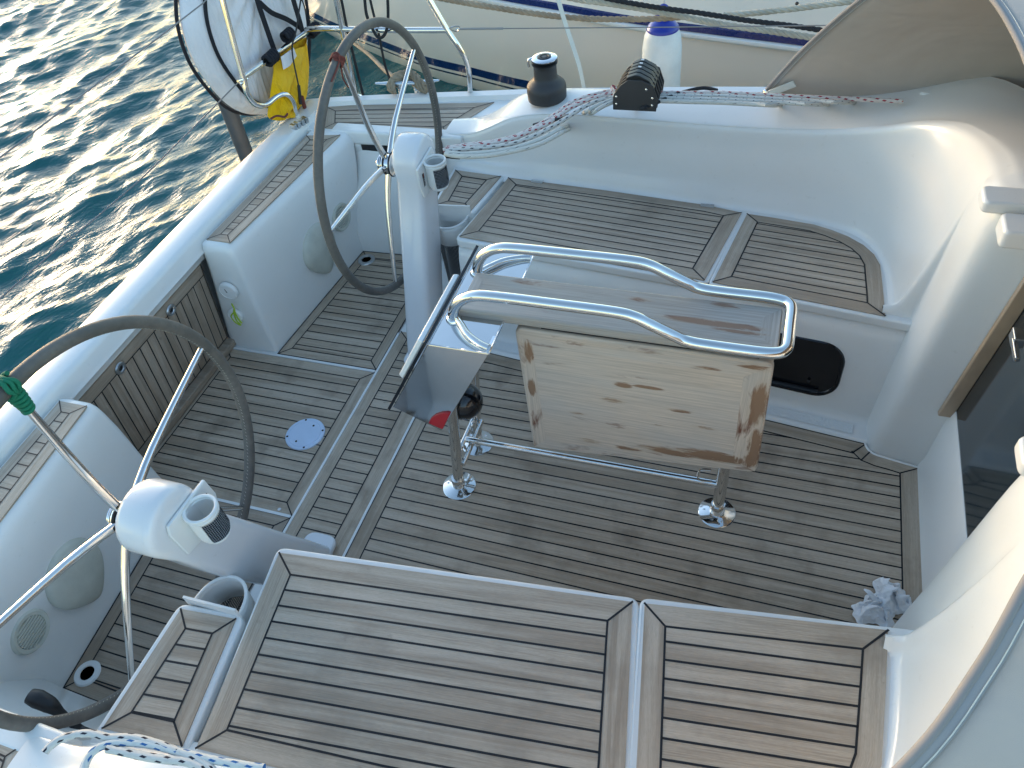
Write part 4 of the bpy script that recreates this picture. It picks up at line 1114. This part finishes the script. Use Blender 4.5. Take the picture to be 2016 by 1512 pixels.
# crumpled rag by the near forward corner of the well
rg = np.random.default_rng(12)
def cloth(c, rad, h, seed, squash=1.):
    rr = np.random.default_rng(seed); ks = [(rr.normal(0, 1, 2), rr.random()*6.28) for _ in range(9)]; rows = []
    for i in range(30):
        row = []
        for j in range(64):
            a = 2*math.pi*j/64; q = (i+.2)/29.2
            R0 = rad*(1+.16*math.sin(3*a+seed)+.12*math.sin(5*a+2*seed)+.06*math.sin(11*a))
            x, y = R0*q*math.cos(a), R0*q*math.sin(a)*squash; z = 0
            for n_, (kv, ph) in enumerate(ks):
                f = (38, 60, 95)[n_ % 3]; z += (.36, .26, .15)[n_ % 3]*(1-abs(math.sin((kv[0]*x+kv[1]*y)*f+ph+1.5*math.sin(f*.4*(kv[1]*x-kv[0]*y)))))
            hh = h*(z/1.0)*(1-q**3)*.8+.004
            row.append((c[0]+x+.02*math.sin(z*5)*(1-q), c[1]+y, hh+.004))
        rows.append(row)
    mb.grid(rows, False, True)
mb = MB(); cloth(at(1722, 1200, z=.03), .062, .060, 3, .8); cloth(at(1758, 1170, z=.05), .060, .085, 8, 1.1)
mb.tube([at(1701, 1160, z=.075), at(1712, 1167, z=.075), at(1724, 1182, z=.05)], [.003, .009, .012], 8, smooth=3, flat=.35)
o = mb.build('rag', M_RAG, None, smooth=50, merge=False, recalc=True); tag(o, 'crumpled white rag on the teak sole behind the near bench', 'rag')

def laid(name, path, r, mat, label, cat_='mooring rope', group=None, parent=None, pitch=None, sm=8, build=True, mb=None):
    P, _ = cat(path, sm); L = [0]
    for a, b in zip(P, P[1:]): L.append(L[-1]+(b-a).length)
    tot = L[-1]; pitch = pitch or r*6.5; n = max(24, int(tot/pitch*10)); 
    def pos(s_):
        s_ = max(0, min(tot, s_)); 
        import bisect
        i = min(max(bisect.bisect_right(L, s_)-1, 0), len(P)-2); q = (s_-L[i])/max(L[i+1]-L[i], 1e-9); return P[i].lerp(P[i+1], q), (P[i+1]-P[i]).normalized()
    mb = mb or MB(); C_ = [pos(tot*i/n) for i in range(n+1)]
    nr = Vector((0, 0, 1)); nr = (nr-C_[0][1]*nr.dot(C_[0][1])).normalized(); fr = []
    for p, tdir in C_: nr = (nr-tdir*nr.dot(tdir)).normalized(); fr.append((p, nr.copy(), tdir.cross(nr)))
    for k in range(3):
        mb.tube([p+(a*math.cos(2*math.pi*(tot*i/n/pitch+k/3))+b*math.sin(2*math.pi*(tot*i/n/pitch+k/3)))*r*.48 for i, (p, a, b) in enumerate(fr)], r*.56, 6, smooth=0)
    if not build: return mb
    o = mb.build(name, mat, parent, smooth=70, merge=False)
    if label: tag(o, label, cat_, group)
    return o

# =================================================================== PUSHPIT, WIRES, THINGS HUNG ON THE STERN
t = thing('pushpit', 'stainless steel pushpit rail round the far stern corner', 'railing', (.1, 1.65, .62))
yP = 1.72
mb = MB()
XO = .02
mb.tube([at(425, -60, x=XO), at(438, 0, x=XO), at(460, 85, x=XO), at(478, 150, x=XO), at(487, 185, x=XO), at(503, 205, x=XO), at(524, 206, x=XO+.01), at(545, 190, x=XO+.03), at(562, 186, x=XO+.05), at(576, 200, x=XO+.06), at(584, 236, z=.60)], .0135, 14, smooth=6)
mb.build('stern_tube', M_STEEL, t, smooth=60)
cA = at(478, 152, x=XO); cB = at(600, 66, x=.06)
mb = MB(); mb.tube([cA, cA.lerp(cB, .5), cB, Vector((.15, yP, .945)), at(760, 59, y=yP), at(882, 59, y=yP)], .0135, 14, smooth=5); mb.build('mid_rail', M_STEEL, t, smooth=60)
mb = MB(); mb.tube([at(820, -45, y=yP), at(846, 0, y=yP), at(880, 58, y=yP), at(903, 92, y=yP), at(918, 120, y=yP+.01), at(924, 150, y=yP+.02), at(926, 186, z=.60)], .0135, 14, smooth=6)
mb.build('front_tube', M_STEEL, t, smooth=60)
f2 = at(702, 192, z=.6); tp2 = at(662, 0, y=yP)
mb = MB(); mb.tube([at(652, -60, y=yP), tp2, f2.lerp(tp2, .5), f2], .0135, 14); mb.build('middle_tube', M_STEEL, t, smooth=60)
tA, tB, tC = at(820, -45, y=yP), at(652, -60, y=yP), at(425, -60, x=XO)
mb = MB(); mb.tube([tA, tA+Vector((-.05, 0, .03)), tA.lerp(tB, .5)+Vector((0, 0, .02)), tB, Vector((.09, yP-.03, tB.z+.03)), Vector((.03, yP-.14, tB.z+.05)), tC], .0135, 14, smooth=5); mb.build('top_rail', M_STEEL, t, smooth=60)
for f in (at(926, 186, z=.6), f2, at(584, 236, z=.6)):
    mb = MB(); mb.lathe([(.014, .020), (.018, .018), (.020, .006), (.033, .004), (.034, 0)], (f.x, f.y, .596), 24); mb.build('tube_foot', M_STEEL, t)
mb = MB(); a = at(884, 57, y=yP); mb.tube([a, at(893, 52, y=yP), at(905, 53, y=yP), at(899, 62, y=yP), a], .0025, 6, smooth=3); mb.tube([at(898, 57, y=yP), at(910, 57, y=yP)], .004, 8); mb.build('shackle', M_STEEL, t)
mb = MB(); a = at(478, 156, x=XO); 
for k in range(5): mb.sphere(a+Vector((0, -.02+.012*k, -.01+.01*(k % 2))), .009, 8)
mb.tube([a, at(468, 160, x=XO)], .006, 8); mb.build('wire_fitting', M_STEEL, t, merge=False)
# small steel hinge fitting on the transom rail
mb = MB(); a = at(575, 252, z=.635); b = at(603, 234, z=.635); M = rot_to(b-a)
for q in (.1, .35, .65, .9): mb.box(a.lerp(b, q), (.035, .028, .018), M)
mb.tube([a, b], .008, 8); o = mb.build('rail_hinge', M_BRUSH, None, bevel=.002, merge=False); tag(o, 'small steel hinge fitting on the white rail at the far stern corner', 'hinge')
for pts, lb, gz in (([(478, 153), (275, 355), (100, 500), (0, 588), (-120, 690)], 'lower thin guard wire crossing the open stern in front of the water', 0), ([(425, -28), (400, 6), (200, 158), (0, 310), (-130, 405)], 'upper thin guard wire crossing the open stern in front of the water', 0)):
    mb = MB(); mb.tube([at(u, v, x=0.0) for u, v in pts], .0032, 6, smooth=2); o = mb.build('guard_wire', M_WIRE, None); tag(o, lb, 'wire', 'guard wires')
mb = MB(); w0 = at(905, 57, y=yP); w1_ = at(1716, 50, y=yP+.05)
mb.tube([w0, w0.lerp(w1_, .12)], .0050, 8); mb.tube([w0, w0.lerp(w1_, .5), w1_+Vector((.6, 0, .02))], .0026, 6); o = mb.build('guard_wire', M_WIRE, None, merge=False); tag(o, 'thin side guard wire with turnbuckle running forward from the far rail', 'wire', 'guard wires')

# horseshoe buoy in its white cover
t = thing('horseshoe_buoy', 'white padded lifebuoy cover with black piping and webbing on the far stern rail', 'lifebuoy', at(520, 205, x=-.06))
XF = -.07
fo = [(403, -70), (402, 0), (408, 50), (424, 100), (445, 138), (474, 176), (498, 198), (525, 209), (556, 209), (580, 196), (597, 165), (606, 120), (608, 60), (600, -10), (590, -70)]
F_ = [at(u, v, x=XF) for u, v in fo]; cen = at(500, -75, x=XF)
F_, _ = cat(F_, 4)
off = Vector((-.13, -.05, -.02))
rows = []; mbb = MB()
Bf = [p+off for p in F_]
rows = [[p for p in F_]]
for q in (.25, .5, .75, 1.): rows.append([p+off*q+(p-cen).normalized()*.018*math.sin(math.pi*q) for p in F_])
mbb.grid(rows)
# face puffed out a little with soft creases
fr = []
for j in range(9):
    q = j/8; fr.append([cen.lerp(p, q)+Vector((.035*(1-q*q)+.006*math.sin(i*1.1)*q*(1-q)*4, 0, 0)) for i, p in enumerate(F_)])
mbb.grid(fr); mbb.grid([[p+off for p in r] for r in (fr[0], fr[-1])])
mbb.build('cover', M_BAG, t, smooth=60, sub=1)
for P in (F_, Bf):
    mb = MB(); mb.tube([p+Vector((.004, 0, 0)) for p in P], .0085, 8, smooth=2); mb.build('piping', M_BLKWEB, t, smooth=60)
def ribbon(pts, w, mat, parent, name='strap', x=None, y=None, th=.003):
    mb = MB(); kw = dict(x=x) if x is not None else dict(y=y)
    P, _ = cat([at(u, v, **kw) for u, v in pts], 5); rows = []
    for i, p in enumerate(P):
        d = (P[min(i+1, len(P)-1)]-P[max(i-1, 0)]).normalized(); view = (p-CAM).normalized() if False else Vector((1, -.3, 0)).normalized()
        sd = d.cross(view).normalized()*w/2; rows.append([p-sd, p+sd, p+sd-view*th, p-sd-view*th])
    mb.grid(rows, False, True); return mb.build(name, mat, parent, smooth=0)
ribbon([(500, -40), (507, 0), (525, 55), (545, 112)], .028, M_BLKWEB, t, x=.0)
ribbon([(570, -40), (578, 0), (590, 40), (598, 70)], .028, M_BLKWEB, t, x=.02)
ribbon([(512, 5), (535, 25), (565, 38), (592, 55)], .024, M_BLKWEB, t, x=.0)
ribbon([(590, -10), (600, 15), (606, 60), (600, 95)], .006, M_BLKWEB, t, x=.02)
for u, v, n_ in ((529, 118, 5), (613, 63, 5), (565, 72, 4)):
    mb = MB(); a = at(u, v, x=.045)
    rnd = random.Random(u)
    P = [a+Vector((.024*math.cos(i*1.26), -.02+.008*i*.45, .024*math.sin(i*1.26))) for i in range(n_*5)]
    mb.tube(P, .0085, 8, smooth=3); mb.build('lashing', M_BLKWEB, t, smooth=60)
# grey stern pole beyond
mb = MB(); a, b = at(352, -40, x=-.42), at(500, 345, x=-.42); mb.tube([a, b, b+(b-a)*.5], .043, 24); o = mb.build('stern_pole', M_DKGREY, None, smooth=60); tag(o, 'thick dark grey pole leaning behind the white lifebuoy cover', 'pole')
# yellow bag
t = thing('throw_bag', 'crumpled yellow nylon bag hanging from the far stern rail', 'bag', at(560, 235, x=.04))
ro = [((536, 122), (604, 72)), ((538, 140), (606, 95)), ((533, 160), (607, 125)), ((530, 185), (607, 155)), ((529, 205), (606, 180)), ((524, 224), (603, 190)), ((526, 236), (590, 205)), ((545, 238), (570, 225))]
rng = random.Random(3); rows = []
for side in (1, -1):
    rr_ = []
    for j, (l, r_) in enumerate(ro):
        row = []
        for i in range(15):
            q = i/14; u = l[0]*(1-q)+r_[0]*q; v = l[1]*(1-q)+r_[1]*q; p = at(u, v, x=.03)
            bul = math.sin(math.pi*q)**.6*(.045+.018*math.sin(j*1.9+i*.8)+.014*math.sin(i*2.3+j)); row.append(p+Vector((bul*side*(1 if side > 0 else .5), 0, 0)))
        rr_.append(row)
    rows.append(rr_)
mb = MB(); mb.grid(rows[0]); mb.grid(rows[1]); mb.build('bag_body', M_YELLOW, t, smooth=80, sub=1)
mb = MB(); wtp = [at(u, v, x=.085) for u, v in ((553, 112), (578, 94), (584, 110), (570, 130), (558, 137))]; mb.face(wtp); mb.build('white_tag', M_BAG, t, solidify=.002, smooth=0)
mb = MB(); mb.tube([at(592, 0, x=.10), at(583, 60, x=.10), at(575, 100, x=.10), at(588, 170, x=.10), at(591, 200, x=.08)], .004, 8, smooth=4); mb.tube([at(588, 168, x=.10), at(592, 205, x=.09)], .008, 8); mb.build('bag_cord', M_GASKET, t, smooth=60, merge=False)
mb = MB(); mb.tube([at(533, 234, x=.085), at(545, 228, x=.10), at(560, 230, x=.10), at(566, 224, x=.09)], .005, 8, smooth=4); mb.build('bag_hem', M_REDCORD, t)
mb = MB(); mb.tube([at(600, 212, z=.63)+Vector((.0, 0, .0)), at(594, 190, x=.10)], .010, 8); mb.build('cord_end', M_REDCORD, t)

# black line hitched on the rail near the far wheel
def cord(pts, r, lb, y, name='black_rope', mat=M_ROPED):
    mb = MB(); mb.tube([at(u, v, y=y) for u, v in pts], r, 8, smooth=5); o = mb.build(name, mat, None, smooth=60); tag(o, lb, 'cord'); return o
cord([(714, -30), (718, 0), (722, 30), (735, 60), (745, 74), (756, 70), (763, 50), (764, 20), (762, -30)], .0075, 'thick black cord looping under the rail behind the far wheel', yP-.03)
cord([(722, -30), (729, 0), (736, 30), (747, 72), (752, 100), (760, 135), (771, 165), (776, 190)], .0062, 'thin black cord dropping past the rail to the far cleat', yP+.03)
cord([(664, -20), (672, 0), (682, 50), (696, 110), (706, 150), (716, 192)], .007, 'black cord running down beside the middle rail tube', yP+.02)
# cleat with its mooring line
ccl = at(808, 174, z=.625); ccl = Vector((ccl.x, ccl.y-.02, .62)); cdir = (at(872, 170, z=.66)-at(745, 176, z=.66)); cdir.z = 0; cl_ = cdir.length; cdir.normalize()
t = thing('mooring_cleat', 'white metal mooring cleat on the far deck edge', 'cleat', ccl)
mb = MB(); mb.tube([ccl+cdir*q*cl_/2+Vector((0, 0, h)) for q, h in ((-1, .050), (-.6, .046), (0, .044), (.6, .046), (1, .050))], [.006, .013, .016, .013, .006], 12, smooth=4, flat=.7)
for q in (-.25, .25): mb.tube([ccl+cdir*q*cl_/2+Vector((0, 0, h)) for h in (-.02, .04)], [.016, .011], 12)
mb.build('horns', M_CLEAT, t, smooth=60, merge=False)
cv = Vector((-cdir.y, cdir.x, 0)); mb = MB(); rnd = random.Random(8)
P = []
for i in range(46):
    a = i*.62; s_ = 1 if (i//9) % 2 else -1
    P.append(ccl+cdir*(.085*math.sin(a*.5)+.018*math.sin(a*2.1))+cv*(.042*math.cos(a))+Vector((0, 0, .035+.028*math.sin(a*1.03+.5)+.0006*i)))
laid('x', P, .014, None, None, mb=mb, build=False, sm=4)
go = [ccl+Vector((-.03, .03, .06)), at(790, 160, y=2.05), at(760, 140, y=2.6), at(727, 108, y=3.4), at(695, 84, y=4.3)]
laid('x', go, .0145, None, None, mb=mb, build=False)
o = mb.build('mooring_rope', M_LAID, None, smooth=70, merge=False); tag(o, 'tan laid mooring rope knotted on the far cleat and led to the hull beyond', 'mooring rope')

# =================================================================== SPRAYHOOD
t = thing('sprayhood', 'taupe canvas sprayhood with grey edge over the companionway', 'sprayhood', (3.0, 0, 1.05))
AB = [(2.325, 1.525, .812), (2.45, 1.38, 1.065), (2.60, 1.215, 1.31), (2.69, 1.11, 1.415), (2.785, .985, 1.472), (2.875, .80, 1.487), (2.925, .5, 1.482), (2.935, .2, 1.478), (2.935, 0, 1.478)]
ABS = [(2.335, 1.525, .812), (2.52, 1.36, 1.09), (2.672, 1.200, 1.318), (2.742, 1.085, 1.402)]+AB[4:]
MBw = [(3.15, 1.53, .60), (3.13, 1.46, .92), (3.18, 1.30, 1.25), (3.24, 1.17, 1.42), (3.30, 1.00, 1.51), (3.36, .80, 1.535), (3.38, .5, 1.54), (3.39, .2, 1.54), (3.39, 0, 1.54)]
FB = [(3.9, 1.5, .60), (3.95, 1.42, .80), (4.0, 1.28, .98), (4.05, 1.16, 1.06), (4.10, 1.02, 1.08), (4.14, .86, 1.09), (4.16, .65, 1.10), (4.18, .35, 1.10), (4.18, 0, 1.10)]
def full(b, b2=None): b = [Vector(p) for p in b]; b2 = [Vector(p) for p in (b2 or b)]; return b+[Vector((p.x, -p.y, p.z)) for p in b2[-2::-1]]
a_, b_, c_ = [cat(full(q, q2), 5)[0] for q, q2 in ((AB, ABS), (MBw, None), (FB, None))]
rows = []
for i in range(len(a_)):
    r = []
    for j in range(25):
        q = j/24
        p = a_[i].lerp(b_[i], q/.5) if q < .5 else b_[i].lerp(c_[i], (q-.5)/.5)
        sag = -.012*math.sin(math.pi*min(1, q*2))*(1 if p.z > 1.2 else 0); r.append(p+Vector((0, 0, sag))+Vector((0, .006*math.sin(q*19+p.z*7), 0)))
    rows.append(r)
mb = MB(); mb.grid(rows); mb.build('canvas', M_CANVAS, t, smooth=70, solidify=.003)
# grey edge band, its seam and stitches
mb = MB(); mb.tube([p+Vector((-.002, 0, 0)) for p in a_], .0068, 12, smooth=2); mb.build('edge_bow', M_CANVASG, t, smooth=60)
mb = MB(); rr = []
for i in range(len(a_)):
    dd = (b_[i]-a_[i]).normalized(); cn = (a_[i]-Vector((2.64, 0, .95))); cn.x = 0; cn.normalize()
    rr.append([a_[i]+cn*.004, a_[i]+dd*.016+cn*.005, a_[i]+dd*.018-cn*.004, a_[i]-cn*.004])
mb.grid(rr, False, True); mb.build('edge_band', M_CANVASE, t, smooth=60)
mb = MB()
for i in range(len(a_)-1):
    for q in range(10):
        w = q/10; p = a_[i].lerp(a_[i+1], w); dd = (b_[i]-a_[i]).normalized(); cn = p-Vector((2.64, 0, .95)); cn.x = 0; cn.normalize()
        e = (a_[i+1]-a_[i]).normalized()*.0055
        for s in (1, -1): mb.tube([p+dd*.0125+cn*.0058*s, p+dd*.0125+e+cn*.0058*s], .0009, 4, caps=False)
mb.build('stitching', M_STRAPW, t, smooth=0)
mb = MB(); q0, q1 = at(1515, 184, y=1.49), at(1556, 168, y=1.46); dd = (q1-q0).normalized()
mb.box((q0+q1)/2+dd*.01, (.028, .006, (q1-q0).length+.02), rot_to(dd, (0, 1, 0))); mb.build('hold_down_strap', M_STRAPW, t, bevel=.002)
mb = MB(); p = at(1508, 182, y=1.50); mb.lathe([(0, .012), (.010, .01), (.013, 0)], p, 16); mb.build('strap_eye', M_CHROME, t)

# =================================================================== THE BOAT ALONGSIDE
def hull_mat():
    k = N('neighbour_hull_paint'); o = k.obj; sep = k.n('ShaderNodeSeparateXYZ'); k.l(o, sep.inputs[0]); z = sep.outputs[2]
    f = k.noise(o, 1.5, 4)
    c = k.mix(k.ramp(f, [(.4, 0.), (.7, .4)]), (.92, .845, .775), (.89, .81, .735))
    def band(a, b): return k.math('MULTIPLY', k.math('GREATER_THAN', z, a), k.math('LESS_THAN', z, b))
    c = k.mix(band(-.315, -.225), c, (.004, .018, .13)); c = k.mix(band(-.372, -.350), c, (.004, .012, .08))
    k.l(c, k.b.inputs['Base Color']); k.set(Roughness=.16, Coat_Weight=.5, Coat_Roughness=.04); return k.m
M_NH = hull_mat()
t = thing('neighbouring_boat', 'cream white sailing boat with navy stripes moored alongside beyond the water', 'sailboat', (1.5, 4, -.5))
WL = [(-4.5, 6.6), (-3.2, 5.75), (-2.2, 5.12), (-1.5, 4.68), (-.45, 4.13), (.48, 3.80), (1.5, 3.52), (3, 3.25), (5, 3.1), (8, 3.3)]
def wl(x):
    for (a, ya), (b, yb) in zip(WL, WL[1:]):
        if x <= b: q = (x-a)/(b-a); return ya+(yb-ya)*q
xs = [-4.5, -3.8, -3.2, -2.7, -2.2, -1.8, -1.5, -1, -.45, 0, .48, 1, 1.5, 2.2, 3, 4, 5, 6.5, 8]
rows = []
for x in xs:
    y = wl(x); sh = .62-.10*max(0, min(1, (x+1)/3.5))   # rubbing strake height
    rows.append([(x, y+.5, -1.1), (x, y+.10, -.62), (x, y+.0, -.5), (x, y-.10, -.36), (x, y-.19, -.2), (x, y-.30, .05), (x, y-.37, .28), (x, y-.40, sh-.18)])
rs_ = [cat(r, 4)[0] for r in [list(c_) for c_ in zip(*rows)]]
rs_ = [cat(list(r), 3)[0] for r in zip(*rs_)]
mb = MB(); mb.grid(rs_); mb.build('topsides', M_NH, t, smooth=70)
def strip(offs, name, mat, sm=50):
    rr = []
    for x in xs:
        y = wl(x)-.40; sh = .62-.10*max(0, min(1, (x+1)/3.5)); rr.append([(x, y+a, sh+b) for a, b in offs])
    rr = [list(r) for r in zip(*[cat(list(c_), 4)[0] for c_ in zip(*rr)])]
    mb = MB(); mb.grid(rr); return mb.build(name, mat, t, smooth=sm)
strip([(.0, -.185), (-.020, -.178), (-.028, -.165), (-.026, -.15), (-.01, -.142), (.0, -.14)], 'rubbing_strake', M_SMOOTHW)
strip([(.0, -.142), (-.016, -.138), (-.016, -.105), (.0, -.10)], 'navy_stripe', M_NAVY)
strip([(.0, -.102), (.012, -.06), (.03, .04), (.045, .16), (.055, .20), (.10, .215), (.13, .20), (.14, .14), (.6, .15), (2.4, .2)], 'bulwark', M_GEL2, 40)
mb = MB(); p = at(1569, 7, y=2.78); mb.lathe([(0, .01), (.006, .009), (.010, 0)], p, 12, rot_to((0, -1, 0))); mb.build('drain_hole', M_BLACK, t)

# fender
ft = at(1305, 52, y=2.42); RF = .098
t = thing('fender', 'white fender with blue ends hanging between the two boats', 'fender', ft-Vector((0, 0, .75)))
mb = MB(); prof = [(.030, .02), (.060, .012), (.080, -.010), (.094, -.045), (.102, -.10), (.104, -.2), (.104, -.5), (.098, -.58), (.07, -.66), (.03, -.68)]
mb.lathe(prof, ft, 40); mb.build('fender_body', M_FENDER, t, smooth=60)
mb = MB(); mb.lathe([(.018, .038), (.034, .036), (.060, .024), (.0795, .002), (.0855, -.010), (.0830, -.014)], ft, 40)
mb.tube([ft+Vector((-.024, 0, .03)), ft+Vector((-.026, 0, .075)), ft+Vector((0, 0, .10)), ft+Vector((.026, 0, .075)), ft+Vector((.024, 0, .03))], .014, 12, smooth=4); mb.build('blue_end', M_BLUE, t, smooth=60, merge=False)
mb = MB(); mb.tube([ft+Vector((0, 0, .075)), ft+Vector((.0, .05, .3)), ft+Vector((0, .12, .6))], .006, 8); mb.build('lanyard', M_ROPEW, t)

# ropes between the boats
YB = 2.3
laid('mooring_rope', [at(u, v, y=YB) for u, v in ((820, -14), (870, -3), (930, 8), (1000, 19), (1060, 28), (1130, 35), (1200, 38), (1290, 37), (1345, 33))], .0150, M_LAID, 'tan laid rope sagging lowest across the cream hull, ending at the fender', group='ropes between the boats')
laid('mooring_rope', [at(u, v, y=YB-.03) for u, v in ((1080, -14), (1140, -1), (1220, 10), (1300, 24), (1350, 34), (1420, 48), (1520, 62), (1600, 74), (1680, 86), (1800, 102))], .0155, M_LAIDW, 'pale laid rope passing just over the blue fender top', group='ropes between the boats')
laid('mooring_rope', [at(u, v, y=YB+.05) for u, v in ((1425, 30), (1500, 24), (1570, 16), (1640, 7), (1700, -1), (1760, -10), (1900, -40))], .0150, M_LAIDW, 'pale laid rope rising to the right, topmost by the canvas hood', group='ropes between the boats')
laid('mooring_rope', [at(u, v, y=YB-.06) for u, v in ((1150, -16), (1200, -2), (1290, 14), (1380, 26), (1470, 40), (1560, 51), (1640, 63), (1740, 78))], .0125, M_ROPED, 'black laid rope crossing above the blue fender top', group='ropes between the boats')
# flat white strap hanging down beyond the winch
t_ = ribbon([(1092, -30), (1100, 0), (1113, 45), (1128, 90), (1142, 135), (1152, 185)], .030, M_STRAPW, None, name='flat_strap', y=1.95)
tag(t_, 'flat white strap hanging down beyond the winch', 'strap')
t_.data.transform(Matrix.Identity(4))

finish_parents()
